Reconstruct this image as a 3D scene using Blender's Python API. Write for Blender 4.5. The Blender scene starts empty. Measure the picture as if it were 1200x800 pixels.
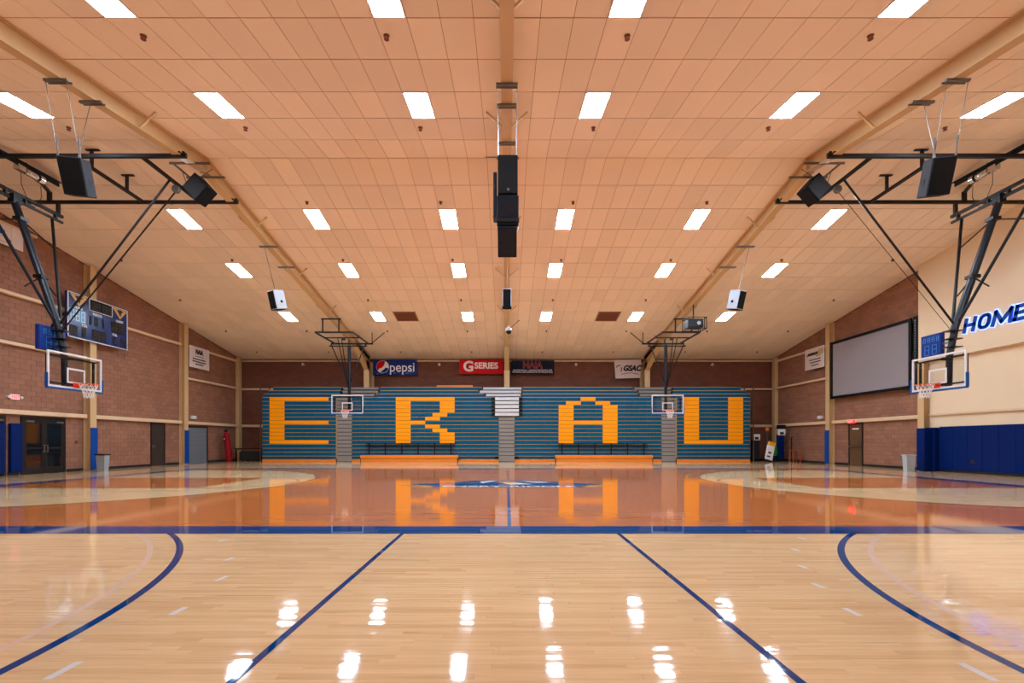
import bpy, bmesh, math, random
from mathutils import Vector, Matrix
random.seed(7)
S = bpy.context.scene
C = S.collection
# ------------------------------------------------------------------ camera, world, exposure
F, CX, CY, H = 548.0, 594.0, 518.0, 1.25
cd = bpy.data.cameras.new('camera'); cam = bpy.data.objects.new('camera', cd); C.objects.link(cam)
cam.location = (0, 0, H); cam.rotation_euler = (math.pi/2, 0, 0)
cd.sensor_width = 36; cd.lens = F/1200*36
cd.shift_x = (600-CX)/1200; cd.shift_y = (CY-400)/1200
cd.clip_start = .05; cd.clip_end = 200
S.camera = cam
w = bpy.data.worlds.new('world'); S.world = w; w.use_nodes = True
w.node_tree.nodes['Background'].inputs[0].default_value = (.6, .7, .9, 1)
w.node_tree.nodes['Background'].inputs[1].default_value = .3
S.view_settings.view_transform = 'Standard'; S.view_settings.look = 'None'
S.view_settings.exposure = 1.55; S.view_settings.gamma = 1; S.view_settings.use_curve_mapping = False
LAMP = 25.0                                  # strength of every ceiling panel
S.cycles.diffuse_bounces = 8; S.cycles.max_bounces = 14; S.cycles.transparent_max_bounces = 16
S.cycles.use_denoising = True
S.cycles.sample_clamp_indirect = 8

# ------------------------------------------------------------------ materials
def lin(c):
    return tuple((v/255/12.92 if v/255 <= .04045 else ((v/255+.055)/1.055)**2.4) for v in c)
M = {}
def nm(name):
    m = bpy.data.materials.new(name); m.use_nodes = True
    nt = m.node_tree; b = nt.nodes['Principled BSDF']; M[name] = m
    return m, nt, b
def pm(name, rgb, rough=.5, metal=0, var=.08, scale=6, emis=0, spec=None, bump=0, erg=None):
    m, nt, b = nm(name)
    n = nt.nodes.new('ShaderNodeTexNoise'); n.inputs['Scale'].default_value = scale; n.inputs['Detail'].default_value = 4
    g = nt.nodes.new('ShaderNodeNewGeometry'); nt.links.new(g.outputs['Position'], n.inputs['Vector'])
    r = nt.nodes.new('ShaderNodeMapRange'); r.inputs['To Min'].default_value = 1-var; r.inputs['To Max'].default_value = 1+var
    nt.links.new(n.outputs['Fac'], r.inputs['Value'])
    h = nt.nodes.new('ShaderNodeVectorMath'); h.operation = 'SCALE'; h.inputs[0].default_value = lin(rgb)
    nt.links.new(r.outputs['Result'], h.inputs['Scale']); nt.links.new(h.outputs[0], b.inputs['Base Color'])
    b.inputs['Roughness'].default_value = rough; b.inputs['Metallic'].default_value = metal
    if spec is not None: b.inputs['Specular IOR Level'].default_value = spec
    if emis:
        b.inputs['Emission Color'].default_value = (*lin(erg or rgb), 1); b.inputs['Emission Strength'].default_value = emis
    if bump:
        bp = nt.nodes.new('ShaderNodeBump'); bp.inputs['Strength'].default_value = bump; bp.inputs['Distance'].default_value = .01
        n2 = nt.nodes.new('ShaderNodeTexNoise'); n2.inputs['Scale'].default_value = scale*12
        nt.links.new(g.outputs['Position'], n2.inputs['Vector']); nt.links.new(n2.outputs['Fac'], bp.inputs['Height'])
        nt.links.new(bp.outputs['Normal'], b.inputs['Normal'])
    return m
def pieces(name, rgb, rough, var, nvar=.1, nscale=3, bump=.3, bscale=90):
    """colour that differs a little from piece to piece (object random + island random)"""
    m, nt, b = nm(name); N = nt.nodes.new; L = nt.links.new
    oi = N('ShaderNodeObjectInfo'); g = N('ShaderNodeNewGeometry')
    a = N('ShaderNodeMath'); a.operation = 'ADD'; L(oi.outputs['Random'], a.inputs[0]); L(g.outputs['Random Per Island'], a.inputs[1])
    f = N('ShaderNodeMath'); f.operation = 'FRACT'; L(a.outputs[0], f.inputs[0])
    r = N('ShaderNodeMapRange'); r.inputs['To Min'].default_value = 1-var; r.inputs['To Max'].default_value = 1+var; L(f.outputs[0], r.inputs['Value'])
    n = N('ShaderNodeTexNoise'); n.inputs['Scale'].default_value = nscale; L(g.outputs['Position'], n.inputs['Vector'])
    r2 = N('ShaderNodeMapRange'); r2.inputs['To Min'].default_value = 1-nvar; r2.inputs['To Max'].default_value = 1+nvar; L(n.outputs['Fac'], r2.inputs['Value'])
    mu = N('ShaderNodeMath'); mu.operation = 'MULTIPLY'; L(r.outputs[0], mu.inputs[0]); L(r2.outputs[0], mu.inputs[1])
    h = N('ShaderNodeVectorMath'); h.operation = 'SCALE'; h.inputs[0].default_value = lin(rgb); L(mu.outputs[0], h.inputs['Scale'])
    L(h.outputs[0], b.inputs['Base Color']); b.inputs['Roughness'].default_value = rough
    if bump:
        bp = N('ShaderNodeBump'); bp.inputs['Strength'].default_value = bump; bp.inputs['Distance'].default_value = .004
        n2 = N('ShaderNodeTexNoise'); n2.inputs['Scale'].default_value = bscale
        L(g.outputs['Position'], n2.inputs['Vector']); L(n2.outputs['Fac'], bp.inputs['Height']); L(bp.outputs['Normal'], b.inputs['Normal'])
    return m
def wood(name, c1, c2, boards, rough=.055, var=1.0, seam=.55):
    """varnished strip floor; boards=True: tone from the board piece itself, else from computed strips"""
    m, nt, b = nm(name); N = nt.nodes.new; L = nt.links.new
    g = N('ShaderNodeNewGeometry'); sp = N('ShaderNodeSeparateXYZ'); L(g.outputs['Position'], sp.inputs[0])
    def math_(op, a, bb=None):
        x = N('ShaderNodeMath'); x.operation = op
        for i, v in enumerate((a, bb)):
            if v is None: continue
            if isinstance(v, (int, float)): x.inputs[i].default_value = v
            else: L(v, x.inputs[i])
        return x.outputs[0]
    if boards:
        oi = N('ShaderNodeObjectInfo'); tone = math_('FRACT', math_('ADD', oi.outputs['Random'], g.outputs['Random Per Island']))
        gap = None
    else:
        yy = math_('DIVIDE', sp.outputs['Y'], .057); row = math_('FLOOR', yy)
        wn = N('ShaderNodeTexWhiteNoise'); wn.noise_dimensions = '1D'; L(row, wn.inputs['W'])
        xx = math_('ADD', math_('DIVIDE', sp.outputs['X'], 1.1), math_('MULTIPLY', wn.outputs['Value'], 7.0))
        cv = N('ShaderNodeCombineXYZ'); L(row, cv.inputs[0]); L(math_('FLOOR', xx), cv.inputs[1])
        w2 = N('ShaderNodeTexWhiteNoise'); w2.noise_dimensions = '2D'; L(cv.outputs[0], w2.inputs['Vector']); tone = w2.outputs['Value']
        fr = math_('FRACT', yy); gap = math_('LESS_THAN', math_('ABSOLUTE', math_('SUBTRACT', fr, .5)), .47)
    mp = N('ShaderNodeVectorMath'); mp.operation = 'MULTIPLY'; L(g.outputs['Position'], mp.inputs[0]); mp.inputs[1].default_value = (1.2, 30, 1)
    off = N('ShaderNodeVectorMath'); off.operation = 'ADD'; L(mp.outputs[0], off.inputs[0]); L(math_('MULTIPLY', tone, 31.0), off.inputs[1])
    gr = N('ShaderNodeTexNoise'); gr.inputs['Scale'].default_value = 1.6; gr.inputs['Detail'].default_value = 6; gr.inputs['Roughness'].default_value = .62; gr.inputs['Distortion'].default_value = .6
    L(off.outputs[0], gr.inputs['Vector'])
    big = N('ShaderNodeTexNoise'); big.inputs['Scale'].default_value = .5; L(g.outputs['Position'], big.inputs['Vector'])
    k = math_('ADD', math_('MULTIPLY', math_('POWER', tone, 1.6), .42*var), math_('MULTIPLY', math_('SUBTRACT', gr.outputs['Fac'], .42), 1.35*var))
    k = math_('ADD', k, math_('MULTIPLY', math_('SUBTRACT', big.outputs['Fac'], .5), .35))
    cr = N('ShaderNodeMix'); cr.data_type = 'RGBA'; cr.clamp_factor = True; L(k, cr.inputs['Factor'])
    cr.inputs['A'].default_value = (*lin(c1), 1); cr.inputs['B'].default_value = (*lin(c2), 1)
    col = cr.outputs['Result']
    # small dark mineral streaks
    st = N('ShaderNodeTexNoise'); st.inputs['Scale'].default_value = .9; st.inputs['Detail'].default_value = 2; L(off.outputs[0], st.inputs['Vector'])
    sm = N('ShaderNodeMapRange'); sm.inputs['From Min'].default_value = .68; sm.inputs['From Max'].default_value = .76; sm.inputs['To Max'].default_value = .45; L(st.outputs['Fac'], sm.inputs['Value'])
    c2m = N('ShaderNodeMix'); c2m.data_type = 'RGBA'; L(sm.outputs[0], c2m.inputs['Factor']); L(col, c2m.inputs['A']); c2m.inputs['B'].default_value = (*lin([v*.6 for v in c2]), 1)
    col = c2m.outputs['Result']
    if gap is not None:
        gm = N('ShaderNodeMix'); gm.data_type = 'RGBA'; L(gap, gm.inputs['Factor']); L(col, gm.inputs['B']); gm.inputs['A'].default_value = (*lin([v*seam for v in c2]), 1); col = gm.outputs['Result']
    L(col, b.inputs['Base Color'])
    b.inputs['Roughness'].default_value = rough; b.inputs['IOR'].default_value = 1.5
    bp = N('ShaderNodeBump'); bp.inputs['Strength'].default_value = .13; bp.inputs['Distance'].default_value = .003
    mp2 = N('ShaderNodeVectorMath'); mp2.operation = 'MULTIPLY'; L(g.outputs['Position'], mp2.inputs[0]); mp2.inputs[1].default_value = (1.0, 9, 1)
    bn = N('ShaderNodeTexNoise'); bn.inputs['Scale'].default_value = 2.0; bn.inputs['Detail'].default_value = 2; L(mp2.outputs[0], bn.inputs['Vector'])
    L(bn.outputs['Fac'], bp.inputs['Height']); L(bp.outputs['Normal'], b.inputs['Normal'])
    return m
wood('maple_boards', (238, 204, 156), (208, 164, 114), True)
wood('maple', (238, 204, 156), (210, 168, 118), False)
wood('stained', (206, 124, 66), (172, 90, 42), False, var=.8)
wood('light_ring', (240, 206, 156), (220, 180, 126), False, var=.8)
pm('joint_dark', (70, 45, 28), .8)
pm('paint_navy', (0, 60, 122), .03, var=.06, spec=.2); pm('paint_pink', (226, 194, 168), .1, var=.05, spec=.3); pm('paint_white', (225, 224, 222), .1, var=.05, spec=.3)
pm('paint_yellow', (226, 160, 40), .14, var=.05); pm('paint_black', (30, 36, 60), .14)
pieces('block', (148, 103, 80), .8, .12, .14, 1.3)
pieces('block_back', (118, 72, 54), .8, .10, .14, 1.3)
pm('mortar', (108, 72, 56), .9); pm('front_wall', (190, 160, 135), .8)
pieces('tile', (240, 224, 206), .85, .05, .03, .6, .15, 60)
pm('grid', (170, 128, 98), .7)
pm('cream', (222, 194, 158), .5, var=.05, scale=2); pm('cream_wall', (230, 208, 174), .6, var=.04, scale=1.2)
pm('beam_paint', (206, 174, 126), .45, var=.05, scale=2)
pm('black', (7, 7, 9), .5, spec=.25); pm('black_steel', (9, 10, 13), .42, spec=.35)
pm('speaker_black', (5, 5, 7), .7, spec=.2); pm('speaker_grey', (34, 37, 44), .6, spec=.25); pm('speaker_silver', (176, 186, 198), .5)
pm('slate', (15, 22, 32), .4, spec=.35)
pm('steel', (160, 160, 160), .3, 1); pm('galv', (120, 118, 112), .4, .8); pm('chrome', (200, 200, 200), .15, 1)
pm('pad_blue', (0, 30, 92), .5, var=.05, spec=.12); pm('pad_bright', (2, 66, 148), .5, var=.05, spec=.2)
pm('hoop_orange', (236, 66, 40), .4); pm('net_white', (226, 222, 215), .8); pm('frame_white', (214, 214, 216), .35)
pm('hoop_blue', (8, 74, 142), .45, spec=.3)
pm('seat_blue', (0, 84, 122), .5, spec=.12, var=.12, scale=1.2); pm('seat_orange', (255, 156, 0), .45, spec=.25, var=.04, scale=1.2)
pm('nosing', (166, 136, 88), .45, var=.1); pm('kick_orange', (226, 130, 36), .4, var=.12, scale=3)
pm('step_grey', (134, 128, 122), .6, var=.1); pm('step_light', (196, 198, 200), .5); pm('bleacher_dark', (26, 24, 26), .8)
pm('rust', (120, 62, 36), .6); pm('rail_brown', (84, 58, 42), .6)
pm('door_brown', (52, 44, 40), .45); pm('door_khaki', (96, 70, 44), .5); pm('door_grey', (112, 120, 128), .5); pm('frame_black', (22, 20, 20), .4)
pm('glass_dark', (14, 17, 22), .06, spec=.8)
pm('rubber', (18, 17, 18), .6)
pm('bin_grey', (150, 158, 164), .5); pm('bin_lid', (36, 34, 34), .5); pm('bin_pale', (176, 184, 188), .5)
pm('red', (140, 4, 18), .6, spec=.2); pm('sign_red', (206, 6, 18), .6, spec=.2); pm('sign_navy', (4, 44, 124), .5, spec=.25); pm('sign_dark', (10, 18, 40), .6, spec=.2)
pm('banner_white', (222, 208, 204), .7); pm('white', (232, 232, 232), .5); pm('ink', (26, 22, 26), .6); pm('maroon', (170, 60, 64), .5); pm('sign_white', (238, 238, 240), .5)
pm('screen', (142, 136, 140), .7, var=.01); pm('score_blue', (6, 42, 104), .25, var=.2, scale=.9); pm('score_glare', (60, 150, 200), .3); pm('gold', (206, 166, 104), .4)
pm('digit', (66, 56, 40), .5); pm('segment', (60, 140, 200), .5)
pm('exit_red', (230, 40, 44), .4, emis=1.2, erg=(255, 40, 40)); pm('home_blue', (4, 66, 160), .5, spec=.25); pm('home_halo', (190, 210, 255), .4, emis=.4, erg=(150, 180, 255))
pm('orange_ball', (214, 110, 50), .6); pm('green', (30, 150, 40), .5); pm('yellow', (240, 170, 30), .5); pm('stool_orange', (170, 74, 30), .6)
pm('vent_dark', (60, 36, 28), .7)
m, nt, b = nm('lamp'); b.inputs['Base Color'].default_value = (.8, .8, .8, 1)
b.inputs['Emission Color'].default_value = (.86, 1.05, 1.27, 1); b.inputs['Emission Strength'].default_value = LAMP
m, nt, b = nm('glass')
tr = nt.nodes.new('ShaderNodeBsdfTransparent'); tr.inputs[0].default_value = (.93, .95, .95, 1); gl = nt.nodes.new('ShaderNodeBsdfGlossy'); gl.inputs['Roughness'].default_value = .03
mx = nt.nodes.new('ShaderNodeMixShader'); mx.inputs[0].default_value = .05
nt.links.new(tr.outputs[0], mx.inputs[1]); nt.links.new(gl.outputs[0], mx.inputs[2])
nt.links.new(mx.outputs[0], nt.nodes['Material Output'].inputs[0])

# ------------------------------------------------------------------ mesh helpers
class MB:
    def __init__(s, T=None): s.v = []; s.f = []; s.mi = []; s.T = T; s.cur = 0
    def add(s, vs, fs):
        k = len(s.v)
        for p in vs:
            p = Vector(p); s.v.append(tuple(s.T @ p) if s.T else tuple(p))
        for f in fs: s.f.append([k+i for i in f]); s.mi.append(s.cur)
        return s
    def box(s, x0, x1, y0, y1, z0, z1):
        return s.add([(x0,y0,z0),(x1,y0,z0),(x1,y1,z0),(x0,y1,z0),(x0,y0,z1),(x1,y0,z1),(x1,y1,z1),(x0,y1,z1)],
                     [(0,3,2,1),(4,5,6,7),(0,1,5,4),(1,2,6,5),(2,3,7,6),(3,0,4,7)])
    def bbox(s, x0, x1, y0, y1, z0, z1, b=.01):
        """box with chamfered edges along all sides (24 verts)"""
        vs = []; idx = {}
        X = (x0, x1); Y = (y0, y1); Z = (z0, z1); sg = (1, -1)
        for i in (0, 1):
            for j in (0, 1):
                for k in (0, 1):
                    for ax in range(3):
                        p = [X[i]+b*sg[i], Y[j]+b*sg[j], Z[k]+b*sg[k]]; p[ax] = (X[i], Y[j], Z[k])[ax]
                        idx[i, j, k, ax] = len(vs); vs.append(p)
        q = lambda i, j, k, a: idx[i, j, k, a]
        fs = []
        for t in (0, 1):
            fs.append([q(t,0,0,0), q(t,1,0,0), q(t,1,1,0), q(t,0,1,0)][::1 if t else -1])
            fs.append([q(0,t,0,1), q(1,t,0,1), q(1,t,1,1), q(0,t,1,1)][::-1 if t else 1])
            fs.append([q(0,0,t,2), q(1,0,t,2), q(1,1,t,2), q(0,1,t,2)][::1 if t else -1])
        for i in (0, 1):
            for j in (0, 1):
                fs.append([q(i,j,0,0), q(i,j,0,1), q(i,j,1,1), q(i,j,1,0)][::1 if i == j else -1])
                fs.append([q(i,0,j,0), q(i,0,j,2), q(i,1,j,2), q(i,1,j,0)][::-1 if i == j else 1])
                fs.append([q(0,i,j,1), q(0,i,j,2), q(1,i,j,2), q(1,i,j,1)][::1 if i == j else -1])
        for i in (0, 1):
            for j in (0, 1):
                for k in (0, 1):
                    fs.append([q(i,j,k,0), q(i,j,k,1), q(i,j,k,2)][::1 if (i+j+k) % 2 else -1])
        return s.add(vs, fs)
    def tube(s, p, q, r, n=8, r2=None):
        p, q = Vector(p), Vector(q); d = (q-p)
        if d.length < 1e-6: return s
        d.normalize(); a = d.orthogonal().normalized(); b = d.cross(a); r2 = r if r2 is None else r2
        vs = []
        for c, rr in ((p, r), (q, r2)):
            for i in range(n):
                t = 2*math.pi*i/n; vs.append(c+a*math.cos(t)*rr+b*math.sin(t)*rr)
        fs = [(i, (i+1) % n, n+(i+1) % n, n+i) for i in range(n)]+[tuple(range(n))[::-1], tuple(range(n, 2*n))]
        return s.add(vs, fs)
    def path(s, ps, r, n=6):
        for a, b in zip(ps, ps[1:]): s.tube(a, b, r, n)
        return s
    def bar(s, p, q, w, h, up=(0, 0, 1)):
        p, q = Vector(p), Vector(q); d = (q-p).normalized(); up = Vector(up)
        if abs(d.dot(up)) > .98: up = Vector((0, 1, 0))
        sd = d.cross(up).normalized(); u = sd.cross(d)
        vs = []
        for c in (p, q):
            for i, j in ((-1,-1),(1,-1),(1,1),(-1,1)): vs.append(c+sd*w/2*i+u*h/2*j)
        return s.add(vs, [(0,1,2,3),(7,6,5,4),(0,4,5,1),(1,5,6,2),(2,6,7,3),(3,7,4,0)])
    def prism(s, poly, dirv, org=(0,0,0), ex=(1,0,0), ey=(0,0,1)):
        """polygon (2d in ex,ey) from org, extruded along dirv"""
        o, ex, ey, d = Vector(org), Vector(ex), Vector(ey), Vector(dirv); n = len(poly)
        vs = [o+ex*a+ey*b for a, b in poly]; vs += [v+d for v in vs]
        return s.add(vs, [tuple(range(n)), tuple(range(n, 2*n))[::-1]]+[(i, n+i, n+(i+1) % n, (i+1) % n) for i in range(n)])
    def lathe(s, prof, c=(0,0,0), n=16):
        vs = []; c = Vector(c)
        for r, z in prof:
            for i in range(n): t = 2*math.pi*i/n; vs.append(c+Vector((r*math.cos(t), r*math.sin(t), z)))
        fs = []
        for k in range(len(prof)-1):
            for i in range(n): j = (i+1) % n; fs.append((k*n+i, k*n+j, (k+1)*n+j, (k+1)*n+i))
        fs += [tuple(range(n))[::-1], tuple(range((len(prof)-1)*n, len(prof)*n))]
        return s.add(vs, fs)
    def torus(s, c, R, r, n=24, k=8):
        vs = []; fs = []; c = Vector(c)
        for i in range(n):
            t = 2*math.pi*i/n
            for j in range(k):
                a = 2*math.pi*j/k; vs.append(c+Vector(((R+r*math.cos(a))*math.cos(t), (R+r*math.cos(a))*math.sin(t), r*math.sin(a))))
        for i in range(n):
            for j in range(k): fs.append((i*k+j, ((i+1) % n)*k+j, ((i+1) % n)*k+(j+1) % k, i*k+(j+1) % k))
        return s.add(vs, fs)
    def mesh(s, name, mats, smooth=False, fix=True):
        me = bpy.data.meshes.new(name); me.from_pydata(s.v, [], s.f)
        for mm in (mats if isinstance(mats, (list, tuple)) else [mats]): me.materials.append(M[mm])
        me.polygons.foreach_set('material_index', s.mi)
        if fix:
            bm = bmesh.new(); bm.from_mesh(me); bmesh.ops.recalc_face_normals(bm, faces=bm.faces); bm.to_mesh(me); bm.free()
        if smooth:
            me.polygons.foreach_set('use_smooth', [True]*len(me.polygons))
            try: me.set_sharp_from_angle(angle=math.radians(35))
            except Exception: pass
        me.update(); return me
    def build(s, name, mats, parent=None, smooth=False, fix=True, kind=None):
        o = bpy.data.objects.new(name, s.mesh(name, mats, smooth, fix)); C.objects.link(o)
        if parent: attach(o, parent)
        if kind: o['kind'] = kind
        return o
ROOTS = {}
def attach(o, p):
    o.parent = p
    # parts are built in world coordinates: keep them where they are
    o.matrix_parent_inverse = world_of(p).inverted()
def world_of(o):
    m = Matrix.LocRotScale(o.location, o.rotation_euler, o.scale)
    if o.parent: m = world_of(o.parent) @ o.matrix_parent_inverse @ m
    return m
def tag(o, label=None, cat=None, group=None, kind=None):
    if label: o['label'] = label
    if cat: o['category'] = cat
    if group: o['group'] = group
    if kind: o['kind'] = kind
    return o
def thing(name, label, cat, loc, group=None):
    o = bpy.data.objects.new(name, None); C.objects.link(o); o.location = loc; o.empty_display_size = .2
    return tag(o, label, cat, group)
def txt(s, size, ext=.004, off=0.0, shear=0, mat='white', org=(0,0,0), ex=(1,0,0), ey=(0,0,1), name='lettering', parent=None, sx=1.0, align='CENTER'):
    c = bpy.data.curves.new('t', 'FONT'); c.body = s; c.size = size; c.extrude = ext; c.offset = off; c.shear = shear
    c.align_x = align; c.align_y = 'CENTER'; c.resolution_u = 4
    o = bpy.data.objects.new('t', c); C.objects.link(o)
    dg = bpy.context.evaluated_depsgraph_get(); me = bpy.data.meshes.new_from_object(o.evaluated_get(dg))
    bpy.data.objects.remove(o); bpy.data.curves.remove(c)
    ex, ey = Vector(ex).normalized(), Vector(ey).normalized(); ez = ex.cross(ey)
    T = Matrix.Translation(Vector(org)) @ Matrix((ex, ey, ez)).transposed().to_4x4() @ Matrix.Diagonal((sx, 1, 1, 1))
    me.transform(T); me.materials.clear(); me.materials.append(M[mat]); me.name = name
    r = bpy.data.objects.new(name, me); C.objects.link(r)
    if parent: attach(r, parent)
    return r
def P(px, py, Y):
    """photograph pixel at depth Y -> world point"""
    return Vector(((px-CX)*Y/F, Y, H-(py-CY)*Y/F))

# ------------------------------------------------------------------ room sizes
XW, YB, YF, YR, ZR, SL = 18.6, 32.7, -3.4, 14.6, 10.12, .17
def zc(y): return ZR-SL*abs(y-YR)

# ------------------------------------------------------------------ floor
fl = MB()
BX, BY0, BY1 = 7.8, 1.6, 6.40
fl.box(-XW-.3, XW+.3, YF-.3, YB+.3, -.15, -.02)
floor = fl.build('floor', 'joint_dark'); tag(floor, kind='structure')
sh = MB()
sh.box(-XW-.1, XW+.1, YF, BY0, -.02, 0); sh.box(-XW-.1, -BX, BY0, BY1, -.02, 0); sh.box(BX, XW+.1, BY0, BY1, -.02, 0)
sh.box(-XW-.1, XW+.1, BY1, YB+.1, -.02, 0)
sh.build('maple_surface', 'maple', floor)
# strip boards of the foreground: real pieces
bw = .057; boards = []
y = BY1-bw
while y > BY0-.05:
    x = -BX+random.uniform(-.9, 0)
    while x < BX:
        L = random.choice((.45, .6, .75, .9, 1.05, 1.2, 1.4)); a, bb = max(x, -BX), min(x+L, BX)
        if bb-a > .05: boards.append((a, bb, max(y, BY0-.05), random.uniform(-1, 1)))
        x += L
    y -= bw
bm_mesh = {}
def board_mesh(k):
    if k not in bm_mesh:
        m_ = MB(); t = .00009*k; g = .0004
        m_.add([(0,g,-.018),(1,g,-.018),(1,bw-g,-.018),(0,bw-g,-.018),(0,g,-t),(1,g,-t),(1,bw-g,t),(0,bw-g,t)],
               [(0,3,2,1),(4,5,6,7),(0,1,5,4),(1,2,6,5),(2,3,7,6),(3,0,4,7)])
        bm_mesh[k] = m_.mesh('floorboard', 'maple_boards', fix=False)
    return bm_mesh[k]
vis = [q for q in boards if q[2] > 2.35 and min(abs(q[0]), abs(q[1]), abs((q[0]+q[1])/2)) < q[2]*1.12]
vis.sort(key=lambda q: q[2]); near = vis[:300]; ns = set(id(q) for q in near)
for a, bb, yy, t in near:
    o = bpy.data.objects.new('floorboard', board_mesh(round(t*3))); C.objects.link(o)
    o.location = (a+.0004, yy, 0); o.scale = (bb-a-.0008, 1, 1); o.parent = floor
rest = MB(); g = .0004
for q in boards:
    if id(q) in ns: continue
    a, bb, yy, t = q; t *= .00024; a += g; bb -= g
    rest.add([(a,yy+g,-.018),(bb,yy+g,-.018),(bb,yy+bw-g,-.018),(a,yy+bw-g,-.018),(a,yy+g,-t),(bb,yy+g,-t),(bb,yy+bw-g,t),(a,yy+bw-g,t)],
             [(4,5,6,7),(0,1,5,4),(1,2,6,5),(2,3,7,6),(3,0,4,7)])
rest.build('floorboards', 'maple_boards', floor, fix=False, kind='stuff')
# painted court (thin sheets of stain and paint)
def sheet(name, polys, mat, z, **k):
    m_ = MB()
    for p in polys:
        n = len(p); m_.add([(a, b_, z) for a, b_ in p], [tuple(range(n))])
    return m_.build(name, mat, floor, fix=False, **k)
def ring(cx, cy, r0, r1, t0, t1, n=64):
    out = []
    for i in range(n):
        a, c = math.radians(t0+(t1-t0)*i/n), math.radians(t0+(t1-t0)*(i+1)/n)
        out.append([(cx+r0*math.cos(a), cy+r0*math.sin(a)), (cx+r1*math.cos(a), cy+r1*math.sin(a)), (cx+r1*math.cos(c), cy+r1*math.sin(c)), (cx+r0*math.cos(c), cy+r0*math.sin(c))])
    return out
def rect(x0, x1, y0, y1): return [(x0, y0), (x1, y0), (x1, y1), (x0, y1)]
XC, YC, HX, HY = .04, 14.57, 14.33, 7.62
sheet('stained_court', [rect(-HX+XC, HX+XC, YC-HY, YC+HY)], 'stained', .0008)
for s in (-1, 1):
    bx = XC+s*12.75; R = 6.3
    arc = [(bx-s*0, YC-R), (bx, YC+R)]
    pts = [(XC+s*HX, YC-R)]
    for i in range(49):
        a = math.radians(-90+180*i/48); pts.append((bx-s*R*math.cos(a), YC+R*math.sin(a)))
    pts.append((XC+s*HX, YC+R))
    if s > 0: pts = pts[::-1]
    sheet('three_point_area', [pts], 'light_ring', .0014)
    sheet('key_area', [rect(*sorted((XC+s*HX, XC+s*8.53)), YC-1.83, YC+1.83)], 'stained', .0020)
    t0, t1 = (-90, 90) if s < 0 else (90, 270)
    sheet('court_line', ring(bx, YC, R-.025, R+.025, t0, t1)+[rect(*sorted((XC+s*HX, bx)), YC+q*R-.025, YC+q*R+.025) for q in (-1, 1)], 'paint_black', .0026)
    sheet('court_line', ring(bx, YC, 6.70, 6.75, t0, t1), 'paint_yellow', .0026)
    sheet('court_line', ring(XC+s*8.53, YC, 1.80, 1.85, t0, t1, 32), 'paint_black', .0026)
    sheet('court_line', ring(bx, YC, 1.20, 1.25, t0, t1, 32), 'paint_yellow', .0030)
B = .56
sheet('sideline_band', [rect(-18.5, 18.5, YC-HY-B, YC-HY)], 'paint_navy', .0032)
sheet('far_sideline', [rect(-HX-B+XC, HX+B+XC, YC+HY, YC+HY+.3)], 'paint_navy', .0032)
sheet('end_band', [rect(-HX-B+XC, -HX+XC, YC-HY, YC+HY)], 'paint_navy', .0032)
sheet('end_band', [rect(HX+XC, HX+B+XC, YC-HY, YC+HY)], 'paint_navy', .0032)
sheet('centre_line', [rect(XC-.03, XC+.03, YC-HY, YC+HY)], 'paint_navy', .0036)
for (cx, cy, r, hw, mt, t0, t1) in ((-8.995, 1.922, 6.27, .035, 'paint_navy', -60, 46), (8.702, 2.031, 5.90, .035, 'paint_navy', 132, 240),
                            (-8.707, 1.991, 5.716, .028, 'paint_pink', -60, 51), (8.512, 2.157, 5.395, .028, 'paint_pink', 127, 240)):
    pl = [q for q in ring(cx, cy, r-hw, r+hw, t0, t1, 96) if max(p[1] for p in q) < 6.47 or True]
    pl = [q for q in pl if min(p[1] for p in q) < 6.45]
    sheet('court_line', pl, mt, .0010)
for x0, x1 in ((-1.432, -1.440), (1.528, 1.536)):
    sheet('court_line', [[(x0-.026, 6.42), (x1-.026, -3), (x1+.026, -3), (x0+.026, 6.42)]], 'paint_navy', .0010)
dashes = []
for px, py, ang, ln in ((261.7,633.3,70,.12),(268,655,80,.12),(260,677.5,85,.16),(209,715.7,90,.16),(75,785,92,.2),
                        (940,630.5,110,.12),(932,644,105,.12),(940.7,664,100,.12),(959,686,92,.14),(999,717,90,.16),(1145,786.7,88,.2)):
    dy = py-CY; X, Y = (px-CX)/dy*H, F*H/dy; a = math.radians(ang); c, s_ = math.cos(a), math.sin(a); hl, hw = ln/2, .024
    dashes.append([(X+c*u*hl-s_*v*hw, Y+s_*u*hl+c*v*hw) for u, v in ((-1,-1),(1,-1),(1,1),(-1,1))])
sheet('dashed_court_line', dashes, 'paint_white', .0012, kind='stuff')
# far apron: short angled lines beside the bleachers
sheet('court_line', [rect(-3.6, 3.7, 24.6, 24.68), [(-3.0, 24.0), (-2.9, 24.0), (-2.3, 27.2), (-2.4, 27.2)], [(2.9, 24.0), (3.0, 24.0), (2.4, 27.2), (2.3, 27.2)]], 'paint_navy', .0010)
# centre emblem
def mir(p): return p+[(-a, b_) for a, b_ in p[::-1]]
emb = thing_e = None
wing = [(0, 15.75), (-.5, 15.35), (-1.2, 15.1), (-1.7, 14.5), (-3.0, 13.75), (-2.2, 13.45), (0, 13.25)]
sheet('emblem_edge', [[(a*1.07, (b_-14.5)*1.10+14.5) for a, b_ in mir(wing[1:-1])]], 'paint_yellow', .0040)
sheet('emblem', [mir(wing[1:-1])], 'paint_navy', .0044)
sheet('emblem_white', [[(-.85, 14.75), (-.6, 15.15), (-.2, 15.2), (-.55, 14.7), (-.75, 14.2)], [(.05, 15.1), (1.1, 14.85), (1.35, 14.45), (.9, 14.35), (.5, 14.9)], [(-.15, 14.3), (.35, 14.35), (.8, 13.9), (.1, 13.75)]], 'paint_white', .0048)
sheet('emblem_gold', [[(-.4, 14.6), (0, 14.85), (.5, 14.6), (.1, 14.2)]], 'paint_yellow', .0052)
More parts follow.
